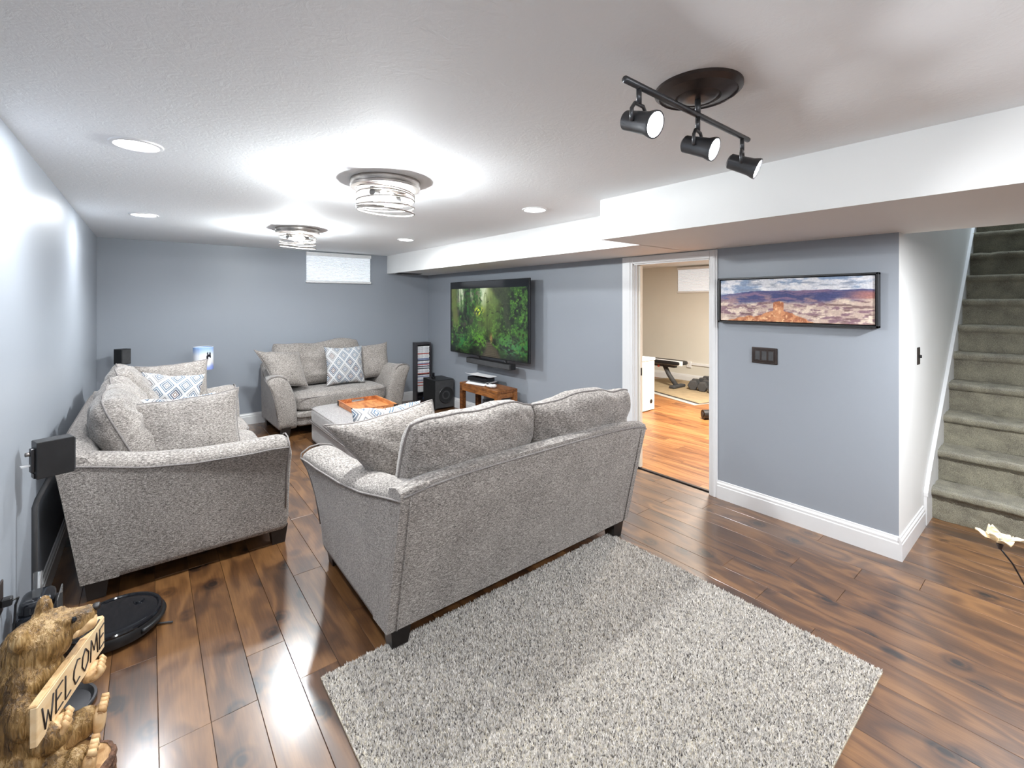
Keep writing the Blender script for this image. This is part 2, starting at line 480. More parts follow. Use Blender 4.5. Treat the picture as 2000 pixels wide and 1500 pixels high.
# baseboards: an ogee-topped profile
BBP = [(0, 0), (.016, 0), (.016, .098), (.013, .104), (.013, .118), (.007, .128), (.006, .138), (0, .14)]
def baseboard(name, p0, p1, nrm, m=M['trim'], z=1.):
    d = Vector((p1[0] - p0[0], p1[1] - p0[1], 0)); n = Vector((*nrm, 0))
    rings = []
    for p in (p0, p1): rings.append([Vector((p[0], p[1], 0)) + n * a + Vector((0, 0, b * z)) for a, b in BBP])
    o = loft(name, rings, m, None, True, False); return struct(o)
baseboard('baseboard_right', (WX, HY), (WX, DOOR0 - .058), (-1, 0))
baseboard('baseboard_right', (WX, DOOR1 + .115), (WX, BY), (-1, 0))
baseboard('baseboard_back', (LX, BY), (WX, BY), (0, -1))
baseboard('baseboard_left', (LX, RY), (LX, BY), (1, 0))
baseboard('baseboard_stair', (WX - .016, HY), (4.16, HY), (0, -1))
baseboard('baseboard_exercise', (GX, HY + .1), (GX, 6.6), (-1, 0))

# doorway: casing, jambs and the edge of a pocket door
def casing(name, y0, y1, z0, z1):
    bm = bmesh.new(); bbox(bm, WX - .014, WX, y0, y1, z0, z1, .003, 1)
    wdt = min(y1 - y0, z1 - z0)
    if z1 - z0 > y1 - y0: bbox(bm, WX - .02, WX - .012, y0 + wdt * .2, y1 - wdt * .45, z0, z1, .003, 1)
    return struct(bmo(name, bm, M['trim']))
casing('trim_3', DOOR0 - .058, DOOR0 + .004, 0, DOORZ + .062)
casing('trim_4', DOOR1 - .004, DOOR1 + .112, 0, DOORZ + .062)
casing('trim_5', DOOR0 + .004, DOOR1 - .004, DOORZ - .004, DOORZ + .062)
bm = bmesh.new()
bbox(bm, WX - .001, WX + .125, DOOR0, DOOR0 + .014, 0, DOORZ); bbox(bm, WX - .001, WX + .125, DOOR1 - .014, DOOR1, 0, DOORZ)
bbox(bm, WX - .001, WX + .125, DOOR0, DOOR1, DOORZ - .014, DOORZ); bbox(bm, WX + .02, WX + .035, DOOR1 - .03, DOOR1 - .014, 0, DOORZ - .014)
struct(bmo('trim_6', bm, M['trim']))
d = sbox('door_1', WX + .042, WX + .078, DOOR1 - .05, DOOR1 - .012, .012, DOORZ - .02, M['cream'], bev=.003)
box('latch', WX + .05, WX + .07, DOOR1 - .053, DOOR1 - .048, .86, .93, M['black'], d, bev=.002)

# carpeted stairs
ST0, TR, RS, NST = 4.37, .234, .2235, 12
stairs = thing('staircase', 'straight flight of stairs covered in olive grey carpet', 'stairs', (0, 0, 0))
prof = [(0, 0), (0, .05), (0, .1), (0, .15), (-.004, .165), (-.026, .172), (-.034, .19), (-.03, .21), (-.016, .2225), (.01, .2235), (.06, .2235), (.12, .2235), (.18, .2235), (TR + .02, .2235)]
# resample the profile finely
pp = []
for (a, b) in zip(prof[:-1], prof[1:]):
    k = max(1, int(math.hypot(b[0] - a[0], b[1] - a[1]) / .012))
    pp += [(a[0] + (b[0] - a[0]) * t / k, a[1] + (b[1] - a[1]) * t / k) for t in range(k)]
pp.append(prof[-1]); pp = np.array(pp)
SY0, SY1, NYS = -.32, HY - .018, 90
for i in range(NST):
    ys = np.linspace(SY0, SY1, NYS)
    PX, YY = np.meshgrid(pp[:, 0], ys); PZ, _ = np.meshgrid(pp[:, 1], ys)
    arc = np.arange(len(pp)) * .012
    A_, _ = np.meshgrid(arc, ys)
    dn = (fbm(A_ * 90, YY * 90, 2, i * 7) - .5) * .014 + (fbm(A_ * 25, YY * 14, 2, 50 + i) - .5) * .012
    wdt = np.where(PZ > .2, 0, 1)
    X_ = ST0 + TR * i + PX - dn * (.4 + .6 * wdt); Z_ = RS * i + PZ + dn * (1 - .8 * wdt)
    Z_ = np.where((i == 0) & (PZ < .01), .001, Z_)
    V = np.stack([X_, YY, Z_], -1).reshape(-1, 3)
    k = len(pp)
    Fc = [(a * k + b, a * k + b + 1, (a + 1) * k + b + 1, (a + 1) * k + b) for a in range(NYS - 1) for b in range(k - 1)]
    st = mk('step', V, Fc, M['stair'], stairs, True)
    box('step_core', ST0 + TR * i + .012, ST0 + TR * (i + 1) + .02, SY0, SY1 - .004, max(0, RS * i - .1), RS * (i + 1) - .014, M['stair'], st)
# white skirt board along the wall
sk0 = 4.185
dz = RS / TR
out = [(sk0, 0), (ST0 + .05, 0), (ST0 + TR * NST, RS * NST - .1), (ST0 + TR * NST, RS * NST + .17), (sk0 + .12, .33), (sk0, .2)]
struct(prism('trim_7', out, 'y', HY - .018, HY - .001, M['trim']))
cap = [(sk0 - .002, .2), (sk0 + .12, .325), (ST0 + TR * NST, RS * NST + .165), (ST0 + TR * NST, RS * NST + .185), (sk0 + .11, .345), (sk0 - .002, .225)]
struct(prism('trim_8', cap, 'y', HY - .024, HY - .001, M['trim']))

# ------------------------------------------------------------------ seating
def noise3(p, s, k=0):
    return float(fbm(np.array([p[0] * s + p[2] * s * .7 + k]), np.array([p[1] * s - p[2] * s * .6 + k * 3]), 2, k)[0]) - .5

def pillow(name, wd, ht, th, m, parent=None, n=26, pinch=.07, seed=0, k=2.4, pipe=None, M4=None, droop=0., soft=.42, wrk=.012, rnd=0., taper=0., skew=0., wav=.05):
    """a stuffed cushion standing in its local XZ plane, centre at the origin, with UVs"""
    u = np.linspace(-1, 1, n + 1); u = np.sign(u) * (1 - (1 - np.abs(u)) ** 1.25)
    U, Vv = np.meshgrid(u, u)
    e = np.clip((1 - np.abs(U) ** k) * (1 - np.abs(Vv) ** k), 0, 1) ** soft
    xx = wd / 2 * U * (1 - pinch * (1 - Vv ** 2) * np.abs(U) ** 2)
    zz = ht / 2 * Vv * (1 - pinch * (1 - U ** 2) * np.abs(Vv) ** 2)
    zz = zz - droop * (1 - U ** 2) * (Vv + 1) / 2
    cr = np.clip(np.abs(U) * np.abs(Vv), 0, 1) ** 3
    xx = xx * (1 - rnd * cr); zz = zz * (1 - rnd * 1.2 * cr)
    xx = xx * (1 - taper * (1 - Vv) / 2) + skew * wd * (1 - Vv) / 2
    zz = zz + (fbm(U * 1.8 + seed, Vv * 0 + seed, 2, seed) - .5) * wav * ht * (Vv + 1) / 2
    wr1 = (fbm(U * 3 + seed * 3, Vv * 3, 3, seed) - .5) * wrk * 2.4 + (fbm((U + Vv) * 5, (U - Vv) * 1.6 + seed, 2, seed + 5) - .5) * wrk * 1.4
    wr2 = (fbm(U * 3 + seed * 5, Vv * 3, 3, seed + 9) - .5) * wrk * 2.4 + (fbm((U - Vv) * 5, (U + Vv) * 1.6 + seed, 2, seed + 15) - .5) * wrk * 1.4
    yf = -e * th / 2 - wr1 * e; yb = e * th / 2 + wr2 * e
    nn = n + 1
    V = [(xx[j, i], yf[j, i], zz[j, i]) for j in range(nn) for i in range(nn)]
    uv = [((U[j, i] + 1) / 2, (Vv[j, i] + 1) / 2) for j in range(nn) for i in range(nn)]
    idx = {}
    for j in range(nn):
        for i in range(nn):
            if i in (0, n) or j in (0, n): idx[j, i] = j * nn + i
            else: idx[j, i] = len(V); V.append((xx[j, i], yb[j, i], zz[j, i])); uv.append(((U[j, i] + 1) / 2, (Vv[j, i] + 1) / 2))
    Fc = []
    for j in range(n):
        for i in range(n):
            Fc.append((j * nn + i, j * nn + i + 1, (j + 1) * nn + i + 1, (j + 1) * nn + i))
            Fc.append((idx[j, i], idx[j + 1, i], idx[j + 1, i + 1], idx[j, i + 1]))
    loop = [(0, i) for i in range(n)] + [(j, n) for j in range(n)] + [(n, i) for i in range(n, 0, -1)] + [(j, 0) for j in range(n, 0, -1)]
    path = [Vector(V[j * nn + i]) for j, i in loop]
    if M4 is not None: V = [M4 @ Vector(v) for v in V]; path = [M4 @ p for p in path]
    o = mk(name, V, Fc, m, parent, True)
    ul = o.data.uv_layers.new(name='UVMap')
    lv = np.empty(len(o.data.loops), int); o.data.loops.foreach_get('vertex_index', lv)
    ul.data.foreach_set('uv', np.array(uv)[lv].ravel())
    if pipe is not None: tube('piping', path, .0055, pipe, o, 6, True)
    return o

def throw_pillow(label, loc, rz, tilt, roll=0, size=.48, th=.17, m='fabric', seed=0, group='throw pillows', wd=None, ht=None, taper=0., skew=0.):
    t = thing('throw_pillow', label, 'pillow', loc, rz, group)
    R = Matrix.Rotation(tilt, 4, 'X') @ Matrix.Rotation(roll, 4, 'Y')
    pillow('cover', wd or size, ht or size, th, M[m], t, seed=seed, pinch=.09, pipe=M['piping'] if m == 'fabric' else None, M4=R, k=2.2, soft=.5, taper=taper, skew=skew)
    return t

def sofa(name, label, loc, rz, W, D, lean, nseat, backs, group=None, fl=.13, AW=.2):
    t = thing(name, label, 'sofa', loc, rz, group)
    Z0 = .10; F = M['fabric']
    # back panel
    rings = []
    for i in range(21):
        a = -1 + 2 * i / 20; xx = a * W / 2; zt = .80 - .035 * abs(a) ** 5
        y0 = D / 2
        rings.append([(xx, y0, Z0 + .006), (xx, y0 + lean * .33, .33), (xx, y0 + lean * .7, .58), (xx, y0 + lean * .96, zt - .03), (xx, y0 + lean - .012, zt - .004),
                      (xx, y0 + lean - .06, zt + .006), (xx, y0 + lean - .12, zt - .012), (xx, y0 + lean - .15, zt - .06), (xx, y0 - .14, .45), (xx, y0 - .15, Z0)])
    bk = loft('back_panel', rings, F, t, True, True, 0); sharp(bk, .9)
    tube('piping', [(a * W / 2, D / 2 + lean * .97 + .002, .80 - .035 * abs(a) ** 5 - .022) for a in np.linspace(-.985, .985, 24)], .0045, M['piping'], bk, 6)
    for s in (-1, 1):
        tube('piping', [(s * (W / 2 - .045), D / 2 + lean * (z - Z0) / .67 + .003, z) for z in np.linspace(Z0 + .01, .735, 10)], .0035, F, bk, 5)
    # arms
    for s in (-1, 1):
        rings = []; pipe = []; NS = 22
        for i in range(NS + 1):
            q = i / NS
            f = fl * q ** 1.25
            zt = float(np.interp(q, [0, .12, .3, .5, .75, .92, 1], [.765, .735, .69, .672, .675, .69, .692]))
            xo = W / 2; sh = 1 - .35 * (max(0, q - .93) / .07) ** 2 if q > .93 else 1
            pts = [(xo, Z0 - .006), (xo, Z0 + .006), (xo + .10 * f, .24), (xo + .34 * f, .42), (xo + .68 * f, .57), (xo + f, zt - .035), (xo + f - .004, zt - .008), (xo + f - AW * .25, zt + .02),
                   (xo + f - AW * .55, zt + .026), (xo + f - AW * .85, zt + .01), (xo + .85 * f - AW * .98, zt - .03), (xo + .45 * f - AW, .56), (xo + .1 * f - AW, .42), (xo - AW, .27), (xo - AW, Z0 + .006), (xo - AW, Z0 - .006)]
            cx = sum(p[0] for p in pts) / len(pts)
            ring = []
            for (px, pz) in pts:
                if q > .93:
                    e = (q - .93) / .07
                    px = cx + (px - cx) * (1 - .14 * e ** 2); pz = pz - (.045 * e ** 2 if pz > .6 else 0)
                y = D / 2 - q * D + lean * (pz - Z0) / .66 * (1 - q) ** 2
                ring.append((s * px, y, pz))
            rings.append(ring); p = ring[5]
            if i == 0: rings.append([(a_, b_ - .012, c_) for a_, b_, c_ in ring])
            if q <= .95: pipe.append((p[0] + s * .003, p[1], p[2] + .003))
        a = loft('arm', rings, F, t, True, True, 1)
        fr = rings[-2]
        pipe = pipe[:-1] + [(fr[5][0], fr[5][1] - .010, fr[5][2])]
        tube('piping', pipe, .005, M['piping'], a, 6)
        # welt down the front face of the arm
        fr = rings[-2]
        tube('piping', [(v[0], v[1] - .012, v[2]) for v in fr[10:1:-1]], .0045, M['piping'], a, 6)
    # seat deck and front rail
    IW = W - 2 * AW
    dk = superbox('seat_deck', IW + .04, D - .16, .17, (0, -.055, Z0 + .085), F, t, 14, 10)
    superbox('front_rail', IW + .02, .05, .075, (0, -D / 2 + .03, Z0 + .135), F, dk, 5, 8)
    # loose seat cushions
    for i in range(nseat):
        cw = (IW + .03) / nseat
        sc_ = superbox('seat_cushion', cw - .004, D - .17, .215, (-IW / 2 - .015 + cw * (i + .5), -.08, .36), F, t, 5.5, 16, .10)
        x0 = -IW / 2 - .015 + cw * i + .03; x1 = x0 + cw - .06
        yy = -.08 - (D - .17) / 2 + .012
        tube('piping', [(xx, yy - .004 + .02 * (abs(2 * (xx - x0) / (x1 - x0) - 1)) ** 8, .425) for xx in np.linspace(x0, x1, 16)], .005, M['piping'], sc_, 6)
    # loose back cushions: (centre x, width, height, thickness, tilt, turn, seed, dy, dz)
    for (bx, bw, bh, bt, tilt, turn, seed, dy, dzz) in backs:
        R = Matrix.Translation((bx, D / 2 + lean * .4 - .22 + dy, .70 + dzz)) @ Matrix.Rotation(turn, 4, 'Z') @ Matrix.Rotation(tilt, 4, 'X')
        pillow('back_cushion', bw, bh, bt, F, t, 34, .02, seed, 2.8, M['piping'], R, .0, .40, .024, .07, .0, .0, .13)
    for sx in (-1, 1):
        for sy in (-1, 1):
            cx = sx * (W / 2 - .075); cy = sy * (D / 2 - .06)
            rings = [[(cx - h, cy - h, z), (cx + h, cy - h, z), (cx + h, cy + h, z), (cx - h, cy + h, z)] for h, z in ((.036, 0), (.05, Z0 + .02))]
            loft('leg', rings, M['leg'], t, True, False)
    return t

# the loveseat whose back faces the camera
sofa('loveseat', 'grey tweed loveseat standing on the rug with its back to the viewer', (1.64, 2.335, 0), PI, 1.68, .95, .15, 2,
     [(.355, .80, .57, .28, -.30, .03, 3, .06, .03), (-.43, .86, .57, .28, -.32, -.05, 8, .07, .03)], 'grey tweed seating')
# the long sofa against the left wall
sofa('sofa', 'long grey tweed sofa standing along the left wall', (.22, 4.22, 0), PI / 2, 2.14, .98, .10, 3,
     [(-.585, .66, .56, .27, -.42, .02, 21, .0, .02), (0.03, .62, .55, .26, -.40, -.03, 32, .02, .02), (.585, .64, .57, .27, -.40, .04, 41, .0, .05)], 'grey tweed seating')
# the wide chair against the far wall
sofa('wide_armchair', 'wide grey tweed armchair with one seat cushion against the far wall', (1.87, 5.99, 0), math.radians(2), 1.5, .84, .06, 1,
     [(-.13, 1.12, .56, .26, -.24, .0, 51, -.03, .06)], 'grey tweed seating')

# throw pillows
throw_pillow('dark grey tweed pillow propped in the loveseat arm corner', (.985, 2.24, .72), .06, -.25, -.06, .56, .19, seed=61, wd=.62, ht=.50, taper=.38, skew=.30)
throw_pillow('diamond patterned pillow on the loveseat peeking out beyond the tweed pillow', (1.12, 2.55, .705), .1, -.22, .05, .46, .13, 'diamond', 62)
throw_pillow('grey tweed pillow leaning on the near arm of the long sofa', (.19, 3.46, .72), .06, -.28, -.04, .5, .2, seed=63, wd=.60, ht=.47, taper=.16, skew=.06)
throw_pillow('diamond patterned pillow half hidden behind the near tweed pillow on the long sofa', (.15, 3.74, .70), .12, -.28, .03, .45, .13, 'diamond', 64)
throw_pillow('diamond patterned pillow at the far end of the long sofa', (.14, 4.80, .72), -.12, -.38, .1, .45, .15, 'diamond', 65)
throw_pillow('grey tweed pillow leaning on the far arm of the long sofa', (.18, 5.02, .74), -.05, -.22, -.06, .52, .18, seed=66)
throw_pillow('grey tweed pillow slumped over the left arm of the wide armchair', (1.19, 5.88, .75), .25, -.40, .15, .5, .18, seed=67, wd=.52, ht=.44, taper=.25, skew=.30)
throw_pillow('diamond patterned pillow upright in the middle of the wide armchair', (1.985, 5.93, .72), .03, -.28, .02, .50, .16, 'diamond', 68)
throw_pillow('grey tweed pillow leaning on the right arm of the wide armchair', (2.38, 6.03, .73), -.2, -.24, -.08, .47, .17, seed=69)

# ottoman with its wooden tray
ot = thing('ottoman', 'low grey upholstered ottoman between the sofas', 'ottoman', (1.77, 4.68, 0))
M['suede'] = fabric('soft_grey_upholstery', (.42, .395, .385), (.29, .272, .265), (.17, .16, .158), bs=.25)
superbox('base', .77, 1.24, .22, (0, 0, .135), M['suede'], ot, 14, 12)
c_ = superbox('top_cushion', .79, 1.26, .17, (0, 0, .305), M['suede'], ot, 9, 14, .06)
def rect_loop(hx, hy, z, r=.04, n=5):
    P = []
    for cx, cy, a0 in ((hx - r, hy - r, 0), (-hx + r, hy - r, PI / 2), (-hx + r, -hy + r, PI), (hx - r, -hy + r, 1.5 * PI)):
        P += [(cx + r * math.cos(a0 + PI / 2 * k / n), cy + r * math.sin(a0 + PI / 2 * k / n), z) for k in range(n + 1)]
    return P
tube('piping', rect_loop(.383, .618, .375, .07), .005, M['piping'], c_, 6, True)
tube('piping', rect_loop(.39, .625, .235, .06), .005, M['piping'], c_, 6, True)
for sx in (-1, 1):
    for sy in (-1, 1): box('leg', sx * .31 - .03, sx * .31 + .03, sy * .53 - .03, sy * .53 + .03, 0, .04, M['leg'], ot)
tr = thing('serving_tray', 'orange wooden serving tray with cut handles on the ottoman', 'tray', (1.852, 4.82, .398))
box('bottom', -.21, .21, -.27, .27, 0, .012, M['tray'], tr)
for s in (-1, 1):
    prism('side_rail', [(-.275, 0), (.275, 0), (.275, .055), (-.275, .055)], 'x', s * .215 - .008, s * .215 + .008, M['tray'], tr)
    yy = s * .275
    # end rails with a real cut-out handle: four pieces of one board
    bm = bmesh.new()
    bbox(bm, -.207, -.07, yy - .008, yy + .008, 0, .055); bbox(bm, .07, .207, yy - .008, yy + .008, 0, .055)
    bbox(bm, -.07, .07, yy - .008, yy + .008, 0, .016); bbox(bm, -.07, .07, yy - .008, yy + .008, .042, .055)
    bmo('end_rail', bm, M['tray'], tr)
for sx in (-1, 1):
    for sy in (-1, 1):
        bm = bmesh.new(); bbox(bm, min(sx * .18, sx * .225), max(sx * .18, sx * .225), sy * .284 - .002, sy * .284 + .002, .002, .053)
        bbox(bm, sx * .224 - .002, sx * .224 + .002, min(sy * .24, sy * .286), max(sy * .24, sy * .286), .002, .053)
        bmo('corner_bracket', bm, M['bronze'], tr)

# ------------------------------------------------------------------ rug
rug = thing('area_rug', 'light grey shag area rug behind the loveseat', 'rug', (0, 0, 0))
RX0, RX1, RYA, RYB = .55, 2.385, .50, 1.935
box('backing', RX0, RX1, RYA, RYB, .0005, .008, M['rug_back'], rug)
NT = 230000
px = rng.uniform(RX0 + .002, RX1 - .002, NT); py = rng.uniform(RYA + .002, RYB - .002, NT)
ang = rng.uniform(0, 2 * PI, NT); hh = rng.uniform(.008, .014, NT) ; wd = rng.uniform(.0022, .004, NT)
la = rng.uniform(0, 2 * PI, NT); ll = rng.uniform(0, .009, NT)
co = np.empty((NT, 3, 3))
co[:, 0] = np.stack([px + np.cos(ang) * wd, py + np.sin(ang) * wd, np.full(NT, .007)], -1)
co[:, 1] = np.stack([px - np.cos(ang) * wd, py - np.sin(ang) * wd, np.full(NT, .007)], -1)
co[:, 2] = np.stack([px + np.cos(la) * ll, py + np.sin(la) * ll, .007 + hh], -1)
pal = np.array([(.84, .80, .75), (.72, .68, .64), (.50, .47, .44), (.12, .11, .11)])
cc = pal[rng.choice(4, NT, p=[.46, .28, .15, .11])] * rng.uniform(.85, 1.15, (NT, 1))
me = bpy.data.meshes.new('pile'); me.vertices.add(NT * 3); me.vertices.foreach_set('co', co.ravel())
me.loops.add(NT * 3); me.loops.foreach_set('vertex_index', np.arange(NT * 3)); me.polygons.add(NT)
me.polygons.foreach_set('loop_start', np.arange(0, NT * 3, 3)); me.update(calc_edges=True)
ca = me.color_attributes.new('Col', 'FLOAT_COLOR', 'POINT')
c4 = np.ones((NT, 3, 4)); c4[:, :, :3] = cc[:, None, :]; ca.data.foreach_set('color', c4.ravel())
tag(link('pile', me, M['pile'], rug, False), kind='stuff')

# ------------------------------------------------------------------ pictures made of coloured grids
def picture(name, Wd, Ht, nx, ny, fn, m, parent, place):
    u = np.linspace(0, 1, nx); v = np.linspace(0, 1, ny); U, V_ = np.meshgrid(u, v)
    col = lin(fn(U, V_))
    vs = [place(a, b) for b in v * Ht - Ht / 2 for a in u * Wd - Wd / 2]
    idx = np.arange(nx * ny).reshape(ny, nx)
    q = np.stack([idx[:-1, :-1], idx[:-1, 1:], idx[1:, 1:], idx[1:, :-1]], -1).reshape(-1, 4)
    me = bpy.data.meshes.new(name); me.vertices.add(nx * ny); me.vertices.foreach_set('co', np.array(vs, float).ravel())
    me.loops.add(q.size); me.loops.foreach_set('vertex_index', q.ravel()); me.polygons.add(len(q))
    me.polygons.foreach_set('loop_start', np.arange(0, q.size, 4)); me.update(calc_edges=True)
    ca = me.color_attributes.new('Col', 'FLOAT_COLOR', 'POINT')
    c4 = np.ones((nx * ny, 4)); c4[:, :3] = col.reshape(-1, 3); ca.data.foreach_set('color', c4.ravel())
    return link(name, me, m, parent, True)

def canyon(u, v):
    a = u * 3.7
    sky = mixc(np.ones(u.shape + (3,)) * np.array((.52, .60, .72)), (.86, .86, .88), sstep(.38, .6, fbm(a * 3 + 3, v * 9, 5, 3)))
    sky = mixc(sky, (.93, .92, .92), sstep(.55, .75, fbm(a * 4, v * 14, 4, 9)) * .9)
    sky = mixc(sky, (.50, .54, .62), sstep(.55, .72, fbm(a * 2.2 + 9, v * 16, 4, 19)) * .7)
    hz = .70 + .025 * sstep(.12, .35, u) - .06 * sstep(.2, .0, u) + (fbm(a * 4, v * 0, 3, 4) - .5) * .035
    st = fbm(a * 1.2, v * 22 + fbm(a * 3, v * 3, 3, 8) * 3, 4, 12)
    far = mixc(np.ones(u.shape + (3,)) * np.array((.28, .30, .48)), (.50, .40, .52), sstep(.4, .65, st))
    far = mixc(far, (.42, .46, .62), sstep(.25, 0, u) * .6)
    far = mixc(far, (.62, .50, .52), sstep(.5, .7, fbm(a * 3, v * 10, 4, 31)) * sstep(.7, .5, v))
    mid = mixc(np.ones(u.shape + (3,)) * np.array((.78, .68, .62)), (.55, .42, .46), sstep(.48, .62, fbm(a * 3.5, v * 15, 5, 22)))
    mid = mixc(mid, (.88, .80, .72), sstep(.5, .7, fbm(a * 6, v * 12, 4, 25)))
    mid = mixc(mid, (.45, .34, .34), sstep(.62, .70, fbm(a * 2.5 + 4, v * 20, 4, 27)) * .8)
    fr = mixc(np.ones(u.shape + (3,)) * np.array((.84, .56, .38)), (.68, .40, .27), sstep(.4, .65, fbm(a * 9, v * 14, 5, 41)))
    fr = mixc(fr, (.95, .74, .54), sstep(.58, .75, fbm(a * 14, v * 16, 4, 43)))
    c = sky
    c = mixc(c, far, sstep(hz + .008, hz - .008, v)[..., None] if False else sstep(hz + .008, hz - .008, v))
    ml = .44 + .12 * sstep(.55, 1, u) + (fbm(a * 3, v * 0 + 2, 4, 6) - .5) * .14
    c = mixc(c, mid, sstep(ml + .06, ml - .06, v))
    rd = (v > .52) & (v < .68)
    c = mixc(c, (.72, .45, .40), sstep(.78, .98, u) * sstep(.5, .56, v) * sstep(hz + .0, hz - .08, v) * .8)
    d = np.abs(u - .43)
    mound = .30 - 1.25 * d + (fbm(a * 12, v * 0, 3, 51) - .5) * .06
    mound = np.maximum(mound, .14 - .9 * np.abs(u - .22) + (fbm(a * 12, v * 0 + 3, 3, 52) - .5) * .05)
    knob = np.where(d < .036, .47 - 22 * d ** 2 + (fbm(a * 30, v * 0, 2, 53) - .5) * .03, 0)
    m = np.maximum(mound, knob)
    c = mixc(c, fr, sstep(m + .012, m - .012, v))
    c = c * (.92 + .16 * fbm(a * 40, v * 40, 2, 77)[..., None])
    return np.clip(c * .86 + .10 * c.mean(-1, keepdims=True) + .03, 0, 1)

def forest(u, v):
    a = u * 1.75
    one = np.ones(u.shape + (3,))
    wob = (fbm(a * 8, v * 8, 3, 91) - .5)
    lf = fbm(a * 40 + wob * 3, v * 40, 3, 3); big = fbm(a * 5, v * 5, 4, 5); fine = fbm(a * 95, v * 95, 2, 8); mid = fbm(a * 13, v * 13, 3, 6)
    c = mixc(one * np.array((.06, .09, .05)), (.16, .27, .11), sstep(.35, .65, mid))
    c = mixc(c, (.22, .40, .13), sstep(.5, .66, lf * .7 + big * .3) * sstep(.35, .6, mid))
    c = mixc(c, (.42, .60, .22), sstep(.56, .70, lf * .55 + fine * .45) * sstep(.42, .6, big * .5 + mid * .5) * .85)
    c = mixc(c, (.20, .17, .17), sstep(.55, .68, fbm(a * 11 + 3, v * 11, 4, 15)) * sstep(.12, .3, v) * sstep(.55, .35, u) * .8)
    strk = fbm(a * 46, v * 4, 3, 19)
    # pale misty openings between the trunks
    gl = 1.0 * np.exp(-((u - .47) / .055) ** 2) * sstep(.62, .95, v) + .85 * np.exp(-((u - .15) / .05) ** 2) * sstep(.55, .9, v) + .7 * np.exp(-((u - .31) / .02) ** 2) * sstep(.7, .95, v)
    glow = np.exp(-((u - .55 - wob * .08) / .15) ** 2) * sstep(.18, .5, v)
    c = mixc(c, mixc(one * np.array((.34, .42, .16)), (.52, .56, .34), sstep(.5, 1, v)), np.clip(glow * (.5 + .55 * strk), 0, .85))
    c = mixc(c, (.80, .84, .72), np.clip(gl * (.35 + .9 * sstep(.3, .6, strk + wob * .5)), 0, .9))
    c = mixc(c, (.38, .42, .22), sstep(.07, .02, np.abs(u - .055 - .02 * np.sin(v * 5))) * sstep(.3, .5, v) * .8)
    # hanging foliage in the upper part
    hang = sstep(.5, .6, fbm(a * 34, v * 26, 3, 61)) * (np.exp(-((u - .25) / .09) ** 2) + np.exp(-((u - .40) / .05) ** 2)) * sstep(.45, .7, v)
    c = mixc(c, (.14, .34, .12), np.clip(hang, 0, 1) * .85)
    hang2 = sstep(.5, .62, fbm(a * 30 + 7, v * 30, 3, 63)) * sstep(.82, .95, u)
    c = mixc(c, (.26, .44, .16), hang2 * .7)
    # crooked dark tree
    tx = .70 + .17 * np.clip(1 - v, 0, 1) ** 1.0 + (fbm(v * 7, v * 0, 3, 33) - .5) * .05
    tw = .035 + .09 * sstep(.7, 1.0, v)
    trunk = sstep(tw * 1.3, tw * .5, np.abs(u - tx) + wob * .02) * sstep(.32, .5, v)
    c = mixc(c, mixc(one * np.array((.14, .16, .12)), (.24, .28, .18), fine), trunk * .88)
    for (x0, y0, x1, y1, bend, wdt) in ((.72, .74, .42, .86, -.11, .010), (.56, .69, .50, .93, .05, .006), (.52, .79, .60, .92, -.03, .005), (.78, .60, .52, .60, .05, .007), (.80, .62, .66, .52, .03, .005), (.68, .66, .70, .40, .0, .005), (.86, .80, .95, .92, .04, .008), (.90, .84, .99, .72, .04, .006)):
        t = np.clip(((u - x0) * (x1 - x0) + (v - y0) * (y1 - y0)) / ((x1 - x0) ** 2 + (y1 - y0) ** 2), 0, 1)
        bx = x0 + (x1 - x0) * t + .008 * np.sin(t * 13); by = y0 + (y1 - y0) * t + bend * np.sin(t * PI) + .010 * np.sin(t * 17)
        dd = np.hypot(u - bx, (v - by) * .57)
        c = mixc(c, (.13, .14, .09), sstep(wdt * 1.6, wdt * .5, dd * (1 + t * .5)) * .85)
    yl = np.exp(-(((u - .41) / .055) ** 2 + ((v - .66) / .06) ** 2)) * sstep(.42, .55, fbm(a * 44, v * 34, 2, 71))
    c = mixc(c, (.80, .88, .25), np.clip(yl * 1.4, 0, .95))
    fn = sstep(.42, .6, fbm(a * 26, v * 44, 3, 81))
    for (cx, cy, rx, ry, col) in ((.16, .15, .11, .10, (.10, .38, .16)), (.13, .26, .07, .06, (.22, .42, .18)), (.83, .15, .13, .13, (.22, .46, .26)), (.74, .28, .09, .1, (.24, .46, .16)), (.42, .24, .09, .12, (.34, .56, .14)), (.30, .16, .08, .08, (.12, .34, .10)), (.95, .2, .06, .15, (.14, .40, .18)), (.9, .42, .08, .1, (.22, .40, .14))):
        c = mixc(c, col, np.exp(-(((u - cx) / rx) ** 2 + ((v - cy) / ry) ** 2)) * fn * .95)
    c = c * (1 - .45 * (sstep(.14, .0, v) * sstep(.0, .16, np.abs(u - .56)))[..., None])
    # boardwalk winding away, sun spot at its end
    pc = .57 + .05 * np.clip(.22 - v, 0, 1) - .03 * sstep(.1, .2, v); pw_ = .018 + .10 * np.clip((.21 - v) / .21, 0, 1)
    path = sstep(pw_ + .03, pw_ - .02, np.abs(u - pc) + wob * .03) * sstep(.225, .20, v)
    bd = .5 + .5 * np.sin(1 / (np.clip(.27 - v, .05, 1)) * 14)
    c = mixc(c, mixc(one * np.array((.17, .14, .12)), (.40, .36, .30), np.clip(bd * .6 + fine * .3, 0, 1)), path * .9)
    c = mixc(c, (.66, .50, .30), np.exp(-(((u - .575) / .018) ** 2 + ((v - .27) / .06) ** 2)) * .75)
    return np.clip(c, 0, 1)

